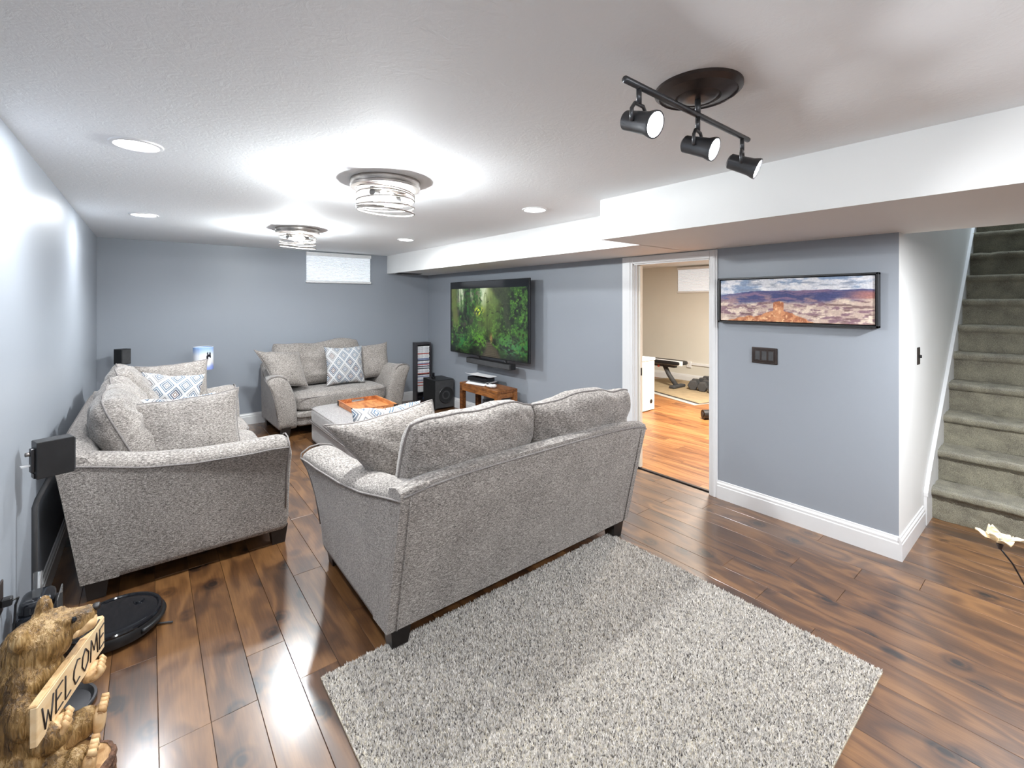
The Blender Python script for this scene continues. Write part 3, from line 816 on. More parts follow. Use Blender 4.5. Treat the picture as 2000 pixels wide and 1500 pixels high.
# television on its wall arm
tv = thing('television', 'wall mounted flat television showing a green forest path', 'television', (3.335, 4.69, 1.325))
TW, TH = 1.70, .975
bm = bmesh.new(); bbox(bm, 0, .028, -TW / 2, TW / 2, -TH / 2, TH / 2, .004, 2); bbox(bm, .026, .06, -TW * .3, TW * .3, -TH * .4, TH * .2, .008, 2)
bmo('housing', bm, M['black'], tv)
SW, SH = TW * .965, TH * .885
box('panel_glass', -.003, .0005, -TW / 2 + .006, TW / 2 - .006, -TH / 2 + .012, TH / 2 - .006, M['black_gloss'], tv)
picture('screen', SW, SH, 330, 200, forest, M['screen'], tv, lambda a, b: (-.0045, -a - .008, b - TH * .042))
bm = bmesh.new(); bbox(bm, .05, .165, -.05, .05, -.1, .0); bbox(bm, .15, .166, -.2, .2, -.2, .1)
bmo('wall_mount', bm, M['charcoal'], tv)
sb = thing('soundbar', 'slim black soundbar hanging under the television', 'soundbar', (3.335, 4.60, .775))
box('body', -.04, .045, -.47, .47, -.04, .03, M['black'], sb, .008, 2)
box('grille', -.043, -.038, -.455, .455, -.032, .022, M['charcoal'], sb, .001, 1)
bm = bmesh.new(); bm.free()
for k in (-.285, .285): box('bracket', .03, .05, k - .015, k + .015, -.02, .1, M['charcoal'], sb)

# framed canyon print
pt = thing('framed_print', 'long panoramic canyon print in a black floater frame', 'picture', (WX - .002, 1.2395, 1.5555))
PWd, PHt = .99, .34
for (y0, y1, z0, z1) in ((-PWd / 2, PWd / 2, PHt / 2 - .012, PHt / 2), (-PWd / 2, PWd / 2, -PHt / 2, -PHt / 2 + .012), (-PWd / 2, -PWd / 2 + .012, -PHt / 2, PHt / 2), (PWd / 2 - .012, PWd / 2, -PHt / 2, PHt / 2)):
    box('frame_rail', -.05, 0, y0, y1, z0, z1, M['black'], pt, .001, 1)
box('frame_back', -.012, 0, -PWd / 2 + .012, PWd / 2 - .012, -PHt / 2 + .012, PHt / 2 - .012, M['black'], pt)
box('canvas', -.042, -.012, -PWd / 2 + .018, PWd / 2 - .018, -PHt / 2 + .018, PHt / 2 - .018, M['white_plastic'], pt)
picture('print', PWd - .036, PHt - .036, 380, 130, canyon, M['print'], pt, lambda a, b: (-.0425, -a, b))

# switches
sw = thing('light_switch', 'bronze three gang rocker switch plate below the canyon print', 'switch', (WX, 1.415, 1.152))
box('plate', -.007, 0, -.088, .088, -.059, .059, M['bronze'], sw, .004, 2)
box('plate_rim', -.010, -.006, -.072, .072, -.044, .044, M['bronze'], sw, .003, 1)
for k in (-1, 0, 1): box('rocker', -.014, -.008, k * .046 - .016, k * .046 + .016, -.033, .033, M['charcoal'], sw, .003, 1)
s2 = thing('light_switch', 'narrow dark toggle switch on the white stair wall', 'switch', (4.012, HY, 1.183))
box('plate', -.035, .035, -.006, 0, -.058, .058, M['bronze'], s2, .003, 1)
box('toggle', -.005, .005, -.02, -.005, -.012, .008, M['black'], s2, .002, 1)

# small window shades
def shade(label, loc, rz, Wd, Ht, npl=18):
    t = thing('window_shade', label, 'blind', loc, rz)
    box('headrail', -Wd / 2, Wd / 2, -.05, 0, -.045, 0, M['white_plastic'], t, .003, 1)
    z = np.linspace(-.045, -Ht + .03, npl * 2 + 1)
    V = []; Fc = []
    for i, zz in enumerate(z):
        yy = -.022 - (.012 if i % 2 else 0)
        V += [(-Wd / 2 + .008, yy, zz), (Wd / 2 - .008, yy, zz), (Wd / 2 - .008, -.006, zz), (-Wd / 2 + .008, -.006, zz)]
    for i in range(len(z) - 1):
        for k in range(4): Fc.append((i * 4 + k, i * 4 + (k + 1) % 4, i * 4 + 4 + (k + 1) % 4, i * 4 + 4 + k))
    mk('pleated_fabric', V, Fc, M['shade_cloth'], t, False)
    box('bottom_rail', -Wd / 2, Wd / 2, -.042, -.004, -Ht, -Ht + .03, M['white_plastic'], t, .003, 1)
M['shade_cloth'] = plain('cellular_shade_cloth', (.82, .84, .87), .9, var=.02)
M['shade_cloth'].node_tree.nodes['Principled BSDF'].inputs['Emission Color'].default_value = (.85, .93, 1, 1)
M['shade_cloth'].node_tree.nodes['Principled BSDF'].inputs['Emission Strength'].default_value = .12  # faint cool glow put into the cloth for daylight behind it
shade('white pleated shade over the small basement window of the far wall', (2.10, BY, 2.215), 0, .895, .415)
shade('white pleated shade on the exercise room window', (GX, 4.30, 2.2), -PI / 2, 1.13, .49)

# air vent in the underside of the soffit
v_ = thing('air_vent', 'dark air vent slot under the soffit near the far corner', 'vent', (3.03, 6.22, SZ))
box('frame', -.19, .19, -.06, .06, -.006, 0, M['charcoal'], v_, .002, 1)
for k in range(5): box('louvre', -.17, .17, -.045 + k * .02, -.037 + k * .02, -.012, -.004, M['black'], v_)

# ------------------------------------------------------------------ ceiling lights
lens_m = emissive('lit_diffuser', (.95, .97, 1), 9)
def recessed(label, x, y, power=RECESSED_W, z=CZ):
    t = thing('recessed_light', label, 'ceiling light', (x, y, z), 0, 'recessed ceiling lights')
    lathe('trim_ring', [(.076, 0), (.095, 0), (.093, -.006), (.08, -.008), (.076, -.004)], M['white_plastic'], t, 32, close=True)
    lathe('diffuser', [(0, -.0035), (.04, -.0035), (.077, -.003)], lens_m, t, 32)
    ld = bpy.data.lights.new('recessed_lamp', 'AREA'); ld.shape = 'DISK'; ld.size = .15; ld.energy = power; ld.color = (.93, .96, 1)
    lo = bpy.data.objects.new('recessed_lamp', ld); COL.objects.link(lo); lo.parent = t; lo.location = (0, 0, -.012)
recessed('recessed ceiling light nearest the left wall and the viewer', -.04, 2.553)
recessed('recessed ceiling light near the left wall towards the far wall', -.03, 4.59)
recessed('recessed ceiling light beside the start of the soffit', 2.235, 2.51)
recessed('small recessed ceiling light nearest the far window', 2.22, 4.63)
recessed('unseen recessed ceiling light added above and behind the viewer by the left wall', -.04, .5)  # unseen, keeps the row's spacing, added to light the near floor
recessed('unseen recessed ceiling light added behind the viewer in the middle of the room', 1.0, -2.2)  # added lamp behind the camera for extra room light
recessed('recessed light in the soffit before the stairs, out of sight', 3.0, -.32, 44, SZ)

cage_bulb = emissive('lit_bulb', (1, .93, .84), 14)
def cage_light(label, x, y, power=BULB_W):
    t = thing('ceiling_light', label, 'ceiling light', (x, y, CZ), .5, 'wire cage ceiling lights')
    lathe('canopy', [(0, 0), (.19, 0), (.192, -.012), (.186, -.03), (.192, -.034), (.190, -.046), (.165, -.05), (.16, -.038), (0, -.034)], M['nickel'], t, 48)
    cage = None
    path = []
    for k in range(150):                                          # one continuous wire spiral
        a = k / 149 * 4.6 * 2 * PI; z = -.048 - .118 * (k / 149) + .012 * math.sin(a * .78)
        path.append((.158 * math.cos(a), .158 * math.sin(a), z))
    tube('wire_spiral', path, .0042, M['nickel'], t, 6)
    ring = [(.158 * math.cos(a), .158 * math.sin(a), -.172 + .012 * math.sin(a * 1.0)) for a in np.linspace(0, 2 * PI, 48, endpoint=False)]
    tube('wire_ring', ring, .005, M['nickel'], t, 6, True)
    for s in (-1, 1):
        lathe('socket', [(0, .0), (.02, 0), (.021, -.045), (.0, -.045)], M['charcoal'], t, 16, (s * .115, 0, -.085), mat=Matrix.Rotation(s * PI / 2, 4, 'Y'))
        bp = [(0, 0), (.014, 0), (.016, -.012), (.028, -.035), (.031, -.052), (.025, -.072), (.012, -.083), (0, -.085)]
        bl = lathe('bulb', bp, cage_bulb, t, 16, (s * .08, 0, -.085), mat=Matrix.Rotation(s * PI / 2, 4, 'Y'))
        ld = bpy.data.lights.new('bulb_lamp', 'POINT'); ld.energy = power; ld.shadow_soft_size = .03; ld.color = (.92, .975, 1)
        lo = bpy.data.objects.new('bulb_lamp', ld); COL.objects.link(lo); lo.parent = t; lo.location = (s * .035, 0, -.122)
    box('socket_bar', -.12, .12, -.012, .012, -.07, -.055, M['charcoal'], t)
cage_light('flush wire cage ceiling light nearer the viewer', 1.05, 2.45)
cage_light('flush wire cage ceiling light farther from the viewer', 1.10, 4.60)
cage_light('unseen flush wire cage ceiling light added behind the viewer on the left', .15, -.75, 14)  # added fixture, brightens the ceiling over the camera and its bounce
cage_light('unseen flush wire cage ceiling light added behind the viewer on the right', 1.7, -1.4, 8)  # second added fixture, more ceiling bounce from behind the camera

# track light
tk = thing('track_light', 'three headed dark track light with a round ceiling plate', 'ceiling light', (1.37, .755, CZ))
lathe('canopy', [(0, 0), (.132, 0), (.132, -.01), (.118, -.022), (.116, -.018), (.09, -.024), (.07, -.03), (.066, -.024), (.05, -.034), (.03, -.036), (0, -.036)], M['bronze'], tk, 48)
tube('stem', [(0, 0, -.03), (0, 0, -.085)], .009, M['gunmetal'], tk, 10)
tube('rail', [(-.375, 0, -.085), (.355, 0, -.085)], .0095, M['gunmetal'], tk, 12)
spot_lens = emissive('lit_spot_lens', (.97, .98, 1), 30)
for hx, dirv in ((-.312, Vector((.02, -.80, -.34))), (0.0, Vector((.12, -.80, -.34))), (.308, Vector((.26, -.80, -.40)))):
    dirv.normalize()
    hc = Vector((hx, 0, -.185))
    q = dirv.to_track_quat('Z', 'Y').to_matrix().to_4x4(); q.translation = hc
    hd = lathe('lamp_head', [(0, -.05), (.02, -.05), (.027, -.044), (.028, -.02), (.031, .03), (.037, .05), (.037, .056), (.033, .056), (.031, .048), (0, .046)], M['gunmetal'], tk, 28)
    hd.data.transform(q)
    ln = lathe('lens', [(0, .0485), (.031, .0505)], spot_lens, hd, 24); ln.data.transform(q)
    tube('drop_stem', [(hx, 0, -.088), (hx, 0, -.135)], .0075, M['gunmetal'], hd, 10)
    sd = dirv.cross(Vector((0, 0, 1))).normalized()
    yk = [hc + sd * .034 + Vector((0, 0, -.004)), hc + sd * .034 + Vector((0, 0, .03)), hc + sd * .02 + Vector((0, 0, .048)), hc - sd * .02 + Vector((0, 0, .048)), hc - sd * .034 + Vector((0, 0, .03)), hc - sd * .034 + Vector((0, 0, -.004))]
    tube('yoke', yk, .0055, M['gunmetal'], hd, 8)
    ld = bpy.data.lights.new('spot_lamp', 'SPOT'); ld.energy = SPOT_W * 6; ld.spot_size = math.radians(110); ld.spot_blend = .8; ld.shadow_soft_size = .03; ld.color = (.95, .97, 1)
    lo = bpy.data.objects.new('spot_lamp', ld); COL.objects.link(lo); lo.parent = tk; lo.location = hc + dirv * .058
    lo.rotation_euler = dirv.to_track_quat('-Z', 'Y').to_euler()

def lamp_panel(label, loc, size, power, col):
    t = thing('unseen_panel_light', label, 'ceiling light', loc)
    box('frame', -size / 2 - .01, size / 2 + .01, -size / 2 - .01, size / 2 + .01, -.012, 0, M['white_plastic'], t, .002, 1)
    ld = bpy.data.lights.new('panel_lamp', 'AREA'); ld.size = size; ld.energy = power; ld.color = col
    lo = bpy.data.objects.new('panel_lamp', ld); COL.objects.link(lo); lo.parent = t; lo.location = (0, 0, -.016)
lamp_panel('square ceiling light of the exercise room, out of sight', (5.6, 2.6, CZ), .5, 110, (1, .96, .88))
lamp_panel('unseen cool light panel added at the head of the stairs for upstairs daylight', (6.9, .15, 4.69), .5, 20, (.75, .87, 1))  # added dim panel in place of daylight from upstairs

# ------------------------------------------------------------------ speakers on stands
def speaker(label, stand_label, base, head, rz, size=(.12, .10, .16), bend=None):
    """satellite speaker (thing) carried by a thin pole stand (thing)"""
    st = thing('speaker_stand', stand_label, 'stand', (base[0], base[1], 0), 0, 'speaker stands')
    lathe('foot', [(0, 0), (.05, 0), (.05, .006), (.042, .012), (.012, .016), (0, .016)], M['black'], st, 32)
    hx, hy, hz = head[0] - base[0], head[1] - base[1], head[2]
    z2 = hz - size[2] / 2
    pole = [(0, 0, .014), (0, 0, z2 - .12), (hx * .15, hy * .15, z2 - .09), (hx * .8, hy * .8, z2 - .01), (hx, hy, z2 + .03)]
    tube('pole', pole, .0095, M['charcoal'], st, 10)
    sp = thing('satellite_speaker', label, 'speaker', head, rz, 'satellite speakers')
    x, y, z = size
    box('cabinet', -x / 2, x / 2, -y / 2, y / 2, -z / 2, z / 2, M['black'], sp, .003, 2)
    box('grille', x / 2, x / 2 + .006, -y / 2 + .006, y / 2 - .006, -z / 2 + .006, z / 2 - .006, M['charcoal'], sp, .002, 1)
    box('mount_bracket', -x / 2 - .012, -x / 2, -.014, .014, -.05, .05, M['gunmetal'], sp, .002, 1)
    tube('bracket_screw', [(-x / 2 - .026, 0, .028), (-x / 2 - .008, 0, .028)], .009, M['nickel'], sp, 12)
    box('terminal', -x / 2 - .004, -x / 2, -.02, .02, -.075, -.056, M['black_gloss'], sp)
    box('wire_clip', -x / 2 - .04, -x / 2 - .008, -.008, .008, -.022, -.016, M['white_plastic'], sp)
speaker('black satellite speaker on a stand before the near arm of the long sofa', 'thin black speaker stand between the left wall and the long sofa', (-.374, 2.745), (-.322, 2.775, .878), math.radians(20), (.118, .075, .155))
speaker('black satellite speaker in the far left corner of the room', 'thin black speaker stand in the far left corner of the room', (-.27, 6.33), (-.215, 6.30, .965), math.radians(-50), (.10, .10, .16))

# lamp with a printed shade on a small table behind the sofa arm
lt = thing('side_table', 'small dark side table hidden behind the far arm of the long sofa', 'table', (.40, 6.02, 0))
lathe('table_top', [(0, .50), (.17, .50), (.172, .508), (.17, .52), (0, .52)], M['leg'], lt, 32)
tube('post', [(0, 0, .01), (0, 0, .50)], .02, M['leg'], lt, 12)
lathe('foot', [(0, 0), (.13, 0), (.13, .012), (.03, .025), (0, .025)], M['leg'], lt, 32)
lm = thing('table_lamp', 'small table lamp with a white and blue shade printed with a dark horse head', 'lamp', (.475, 6.07, .52))
lathe('base', [(0, 0), (.06, 0), (.062, .012), (.02, .03), (.014, .08), (.024, .14), (.014, .2), (.008, .26), (0, .26)], M['bronze'], lm, 24)
def shade_fn(U, V_):
    c = mixc(np.ones(U.shape + (3,)) * np.array((.55, .62, .86)), (.93, .94, .96), sstep(.1, .36, V_ + .06 * np.sin(U * 40)))
    c = mixc(c, (.90, .88, .84), np.exp(-((V_ - .32) / .12) ** 2) * .5)
    c = mixc(c, (.60, .72, .90), sstep(.6, 1, V_))
    # dark animal head: ears, face and neck
    x = (U - .815) * 14; y = (V_ - .60) * 4.4
    def blob(cx, cy, rx, ry): return sstep(1.15, .85, np.sqrt(((x - cx) / rx) ** 2 + ((y - cy) / ry) ** 2))
    d = np.maximum.reduce([blob(-.25, .45, .2, .38), blob(.35, .55, .16, .3), blob(.0, .1, .5, .25), blob(.45, -.3, .22, .6), blob(-.35, -.1, .2, .25), blob(.55, -.8, .12, .4)])
    return mixc(c, (.06, .06, .09), d * .95)
nx, ny = 120, 44
u = np.linspace(0, 1, nx + 1); v = np.linspace(0, 1, ny)
U, V_ = np.meshgrid(u, v); cc_ = lin(shade_fn(U, V_))
rad = .092; hs = .25
vs = [(rad * math.cos(-2 * PI * a), rad * math.sin(-2 * PI * a) * -1 * -1, .27 + hs * b) for b in v for a in u]
idx = np.arange((nx + 1) * ny).reshape(ny, nx + 1)
q = np.stack([idx[:-1, :-1], idx[:-1, 1:], idx[1:, 1:], idx[1:, :-1]], -1).reshape(-1, 4)
sh = mk('shade', vs, q, M['shade_print'], lm, True)
ca = sh.data.color_attributes.new('Col', 'FLOAT_COLOR', 'POINT'); c4 = np.ones(((nx + 1) * ny, 4)); c4[:, :3] = cc_.reshape(-1, 3); ca.data.foreach_set('color', c4.ravel())
sh.rotation_euler = (0, 0, math.radians(-127))
s_ = sh.modifiers.new('thick', 'SOLIDIFY'); s_.thickness = .003
for zz in (.27, .52): tube('shade_rim', [(rad * math.cos(a), rad * math.sin(a), zz) for a in np.linspace(0, 2 * PI, 40, endpoint=False)], .003, M['white_plastic'], sh, 6, True)
tube('shade_holder', [(0, 0, .25), (0, 0, .50)], .004, M['nickel'], lm, 8)
tube('shade_spider', [(-rad, 0, .50), (0, 0, .505), (rad, 0, .50)], .0025, M['nickel'], lm, 6)

# ------------------------------------------------------------------ media corner
tw = thing('media_tower', 'tall narrow dark tower full of disc cases in the far corner', 'shelf', (3.325, 6.385, 0), math.radians(-6))
TWW, TWD, TWH = .215, .16, .905
M['tower'] = plain('dark_laminate', (.045, .04, .045), .4, var=.2)
for s in (-1, 1): box('side_panel', s * TWW / 2 - .01, s * TWW / 2 + .01, -TWD / 2, TWD / 2, 0, TWH, M['tower'], tw, .001, 1)
box('back_panel', -TWW / 2 + .01, TWW / 2 - .01, TWD / 2 - .008, TWD / 2, .02, TWH, M['tower'], tw)
box('top_panel', -TWW / 2 + .01, TWW / 2 - .01, -TWD / 2, TWD / 2 - .008, TWH - .03, TWH, M['tower'], tw)
box('shelf', -TWW / 2 + .01, TWW / 2 - .01, -TWD / 2, TWD / 2 - .008, .135, .15, M['tower'], tw)
box('plinth', -TWW / 2 + .01, TWW / 2 - .01, -TWD / 2, TWD / 2 - .008, 0, .018, M['tower'], tw)
spines = [(.75, .75, .78), (.62, .62, .68), (.8, .8, .8), (.25, .28, .42), (.7, .68, .7), (.5, .12, .1), (.06, .06, .08), (.72, .66, .6), (.55, .3, .25), (.82, .82, .85)]
smats = [plain('disc_case_spine', c, .35, var=.35, scale=60) for c in spines]
cm_ = bpy.data.meshes.new('disc_case'); bm = bmesh.new(); bbox(bm, -.093, .093, -.066, .066, 0, .0138, .001, 1); bm.to_mesh(cm_); bm.free(); cm_.materials.append(smats[0])
ones_ = ['first', 'second', 'third', 'fourth', 'fifth', 'sixth', 'seventh', 'eighth', 'ninth', 'tenth', 'eleventh', 'twelfth', 'thirteenth', 'fourteenth', 'fifteenth', 'sixteenth', 'seventeenth', 'eighteenth', 'nineteenth']
def ordn(n):
    if n < 20: return ones_[n - 1]
    t_, o_ = divmod(n, 10); tens = {2: 'twent', 3: 'thirt', 4: 'fort', 5: 'fift'}[t_]
    return tens + 'ieth' if o_ == 0 else tens + 'y-' + ones_[o_ - 1]
z = .15; zs = []
while z < TWH - .055:
    zs.append(z); z += .0152
    if len(zs) in (17, 24): z += .016
R_ = Matrix.Rotation(math.radians(-6), 4, 'Z')
case_pick = {}
for i, z in enumerate(reversed(zs)):
    o = bpy.data.objects.new('disc_case', cm_); COL.objects.link(o)
    p = Vector((3.325, 6.385, 0)) + R_ @ Vector((random.uniform(-.004, .004), -.012 + random.uniform(-.003, .003), 0))
    o.location = (p.x, p.y, z + .0005); o.rotation_euler = (0, 0, math.radians(-6))
    o.material_slots[0].link = 'OBJECT'; k = random.choice([0, 0, 0, 1, 1, 2, 2, 2, 3, 4, 4, 5, 6, 7, 9, 9]); o.material_slots[0].material = smats[k]
    tag(o, 'thin disc case, %s from the top of the dark media tower' % ordn(i + 1), 'disc case', 'disc cases in the media tower')
bc = thing('rolled_bag', 'small blue and white bundle on the bottom of the media tower', 'bundle', (3.365, 6.30, .019))
superbox('wrap', .12, .07, .05, (0, 0, .026), plain('blue_wrap', (.10, .25, .55), .5, var=.3, scale=40), bc, 3, 8)
superbox('end', .03, .075, .045, (.05, -.006, .024), M['white_plastic'], bc, 3, 6)

sbw = thing('subwoofer', 'black cube subwoofer on the floor beside the media tower', 'speaker', (3.322, 5.86, 0), math.radians(-2))
box('cabinet', -.152, .152, -.19, .19, .012, .42, M['black'], sbw, .006, 2)
box('front_panel', -.146, .146, -.199, -.188, .02, .41, M['charcoal'], sbw, .004, 1)
lathe('cone_ring', [(.098, 0), (.115, 0), (.118, .006), (.112, .012), (.1, .008)], M['black'], sbw, 40, (.02, -.199, .20), close=True, mat=Matrix.Rotation(PI / 2, 4, 'X'))
lathe('cone', [(0, .004), (.03, .006), (.05, .0), (.1, .008)], M['black'], sbw, 40, (.02, -.197, .20), mat=Matrix.Rotation(PI / 2, 4, 'X'))
for sx in (-1, 1):
    for sy in (-1, 1): lathe('foot', [(0, 0), (.02, 0), (.02, .014), (0, .014)], M['charcoal'], sbw, 12, (sx * .13, sy * .15, 0))
rm = thing('small_receiver', 'small upright black device standing on the subwoofer', 'device', (3.24, 5.86, .42), .2)
box('body', -.016, .016, -.012, .012, 0, .085, M['black_gloss'], rm, .004, 2)
box('base', -.022, .022, -.02, .02, 0, .03, M['black'], rm, .004, 2)

bn = thing('console_bench', 'low rustic brown wooden bench under the television', 'bench', (3.24, 4.51, 0))
box('seat_board', -.15, .15, -.40, .40, .485, .52, M['bench'], bn, .004, 1)
for s in (-1, 1):
    box('long_rail', s * .138 - .012, s * .138 + .012, -.35, .35, .425, .485, M['bench'], bn, .003, 1)
    box('end_rail', -.09, .09, s * .378 - .012, s * .378 + .012, .425, .485, M['bench'], bn, .003, 1)
    for q_ in (-1, 1): box('leg', s * .12 - .03, s * .12 + .03, q_ * .37 - .03, q_ * .37 + .03, 0, .485, M['bench'], bn, .004, 1)
bx_ = thing('dark_basket', 'dark slatted crate standing under the bench', 'crate', (3.30, 4.40, 0))
for k in range(7): box('slat', -.09 + .0, -.078, -.16 + k * .05, -.125 + k * .05, .01, .34, M['charcoal'], bx_, .002, 1)
box('crate_body', -.077, .09, -.17, .19, 0, .33, M['black'], bx_, .004, 1)

# game console: dark core between two curved white plates, lying flat
gc = thing('game_console', 'white and black game console lying flat on the bench', 'console', (3.235, 4.64, .538), math.radians(8))
core = []
superbox('core', .19, .335, .055, (0, 0, .045), M['black_gloss'], gc, 8, 10)
def plate(name, z0, sgn):
    V = []; nx_, ny_ = 14, 18
    for t_ in (0, 1):
        for j in range(ny_ + 1):
            for i in range(nx_ + 1):
                a = -1 + 2 * i / nx_; b = -1 + 2 * j / ny_
                ex = 1 - .10 * abs(b) ** 3
                zz = z0 + sgn * (.012 * a * a * (a < 0) + .010 * abs(b) ** 2.5 * (b > 0) + .014 * max(0, -a) ** 2) + sgn * .004 * t_
                V.append((a * .118 * ex, b * .185 * (1 - .06 * abs(a) ** 3), zz))
    n1 = (nx_ + 1) * (ny_ + 1); Fc = []
    for j in range(ny_):
        for i in range(nx_):
            a = j * (nx_ + 1) + i; q4 = (a, a + 1, a + nx_ + 2, a + nx_ + 1)
            Fc.append(q4[::-1]); Fc.append(tuple(n1 + k for k in q4))
    rim = [i for i in range(nx_ + 1)] + [(j + 1) * (nx_ + 1) + nx_ for j in range(ny_)] + [ny_ * (nx_ + 1) + i for i in range(nx_ - 1, -1, -1)] + [j * (nx_ + 1) for j in range(ny_ - 1, 0, -1)]
    for k in range(len(rim)): a, b = rim[k], rim[(k + 1) % len(rim)]; Fc.append((a, b, b + n1, a + n1))
    me = bpy.data.meshes.new(name); me.from_pydata(V, [], Fc); bm = bmesh.new(); bm.from_mesh(me); bmesh.ops.recalc_face_normals(bm, faces=bm.faces); bm.to_mesh(me); bm.free()
    return sharp(link(name, me, M['white_plastic'], gc, True))
plate('top_plate', .076, 1); plate('bottom_plate', .016, -1)
ct = thing('game_controller', 'white game controller lying on the right end of the bench', 'controller', (3.15, 4.36, .521), math.radians(80))
bm = bmesh.new()
for cx, cy, rx, ry in ((0, 0, .05, .03), (-.052, -.01, .026, .034), (.052, -.01, .026, .034), (-.066, -.04, .018, .034), (.066, -.04, .018, .034)):
    r_ = bmesh.ops.create_uvsphere(bm, u_segments=16, v_segments=10, radius=1)
    for v in r_['verts']: v.co = Vector((cx + v.co.x * rx, cy + v.co.y * ry, .027 + v.co.z * .022))
shell = bmo('shell', bm, M['white_plastic'], ct, True)
rmod = shell.modifiers.new('fuse', 'REMESH'); rmod.mode = 'VOXEL'; rmod.voxel_size = .004; rmod.use_smooth_shade = True
for s in (-1, 1): lathe('thumb_stick', [(0, .012), (.009, .012), (.011, .008), (.006, .004), (.006, 0)], M['black'], ct, 14, (s * .026, -.018, .047))
box('touch_pad', -.024, .024, .002, .03, .045, .0505, M['black_gloss'], ct, .002, 1)

# ------------------------------------------------------------------ left foreground
def fuse(name, balls, m, parent, voxel=.007, smooth=6):
    """ellipsoids fused into one continuous carved body"""
    bm = bmesh.new()
    for (c, r, rot) in balls:
        r_ = bmesh.ops.create_uvsphere(bm, u_segments=20, v_segments=12, radius=1)
        R = Matrix.Translation(Vector(c)) @ Matrix.Rotation(rot[2], 4, 'Z') @ Matrix.Rotation(rot[1], 4, 'Y') @ Matrix.Rotation(rot[0], 4, 'X') @ Matrix.Diagonal((*r, 1))
        bmesh.ops.transform(bm, matrix=R, verts=r_['verts'])
    tmp = bmo('tmp', bm, None, None, True)
    a = tmp.modifiers.new('r', 'REMESH'); a.mode = 'VOXEL'; a.voxel_size = voxel
    b = tmp.modifiers.new('s', 'SMOOTH'); b.factor = .5; b.iterations = smooth
    dg = bpy.context.evaluated_depsgraph_get()
    me = bpy.data.meshes.new_from_object(tmp.evaluated_get(dg)); old = tmp.data
    bpy.data.objects.remove(tmp); bpy.data.meshes.remove(old)
    co = np.empty(len(me.vertices) * 3); me.vertices.foreach_get('co', co); co = co.reshape(-1, 3)
    no = np.empty(len(me.vertices) * 3); me.vertices.foreach_get('normal', no); no = no.reshape(-1, 3)
    an = np.arctan2(co[:, 1], co[:, 0])
    dsp = (fbm(an * 12 + co[:, 2] * 9, co[:, 2] * 14, 3, 3) - .5) * .012 + (fbm(an * 30 + co[:, 2] * 25, co[:, 2] * 30, 2, 9) - .5) * .006
    me.vertices.foreach_set('co', (co + no * dsp[:, None]).ravel())
    me.name = name; me.materials.clear()
    return link(name, me, m, parent, True)

br = thing('carved_bear', 'carved wooden bear holding a welcome sign by the left wall', 'carving', (-.30, 2.10, 0), math.radians(-4))
Z3 = (0, 0, 0)
balls = [((0, -.05, .15), (.105, .125, .10), Z3), ((-.005, -.035, .25), (.092, .118, .12), Z3), ((.0, -.01, .35), (.078, .098, .09), Z3), ((.02, .008, .44), (.088, .082, .078), Z3),
         ((.05, .022, .455), (.064, .066, .056), (0, 0, .3)), ((.092, .040, .456), (.055, .047, .042), (0, -.05, .33)), ((.126, .054, .463), (.030, .034, .028), Z3),
         ((-.005, -.068, .505), (.022, .034, .040), (.5, 0, 0)), ((.02, .074, .520), (.020, .030, .038), (-.35, 0, 0)), ((.01, .07, .49), (.02, .03, .03), Z3), ((.075, -.005, .490), (.03, .022, .018), Z3), ((.058, .055, .492), (.03, .022, .018), Z3),
         ((.02, -.12, .29), (.05, .045, .075), (0, -.5, 0)), ((.07, -.13, .215), (.06, .038, .042), (0, .3, 0)),
         ((.02, .10, .30), (.045, .042, .07), (0, -.5, 0)), ((.07, .12, .24), (.06, .036, .04), (0, .3, 0)),
         ((.06, -.13, .10), (.095, .055, .055), (0, 0, -.15)), ((.13, -.145, .105), (.04, .046, .052), Z3), ((.07, .03, .10), (.09, .05, .055), (0, 0, .1)), ((.125, .04, .10), (.04, .046, .05), Z3)]
body = fuse('body', balls, M['bear'], br, .006, 3)
muz = fuse('muzzle', [((.118, .05, .438), (.042, .043, .030), (0, -.05, .33)), ((.088, .036, .436), (.045, .046, .032), (0, -.05, .33))], M['log'], br, .004, 2)
for (ex, ey, ez) in ((.105, .0, .486), (.083, .068, .486)): lathe('eye', [(0, .009), (.007, .007), (.0095, 0), (.007, -.007), (0, -.009)], M['black_gloss'], br, 12, (ex, ey, ez))
superbox('nose', .024, .032, .020, (.152, .066, .477), M['leg'], br, 3, 5)
tube('mouth_line', [(.092, -.008, .424), (.124, .008, .416), (.150, .030, .421), (.162, .056, .432)], .003, M['leg'], br, 6)
# paws: four fingers folded over the lower edge of the sign
for yb in (-.115, .105):
    xb = .122 - yb * -.23
    palm = fuse('paw', [((xb - .008, yb, .228), (.034, .042, .026), Z3)], M['log'], br, .004, 2)
    for k in range(4):
        yk = yb - .03 + k * .02
        tube('finger', [(xb - .012, yk, .222), (xb + .008, yk, .226), (xb + .017, yk, .243), (xb + .010, yk, .258)], [.009, .0105, .010, .006], M['log'], br, 8)
for yb in (-.145, .04):
    sl = superbox('foot_sole', .034, .085, .075, (.165, yb, .098), M['log'], br, 3, 6)
    for k in range(4): tube('toe', [(.165, yb - .03 + k * .02, .150), (.180, yb - .03 + k * .02, .146), (.184, yb - .03 + k * .02, .132)], [.009, .010, .005], M['log'], br, 8)
BCX, BCY = .045, -.105
def bark_r(a): return .155 + .010 * math.sin(3 * a + 1) + .006 * math.sin(7 * a)
lt_ = [(BCX + bark_r(2 * PI * i / 60) * math.cos(2 * PI * i / 60), BCY + bark_r(2 * PI * i / 60) * 1.05 * math.sin(2 * PI * i / 60)) for i in range(60)]
base = prism('log_base', lt_, 'z', .002, .056, M['log'], br)
V = []; Fc = []
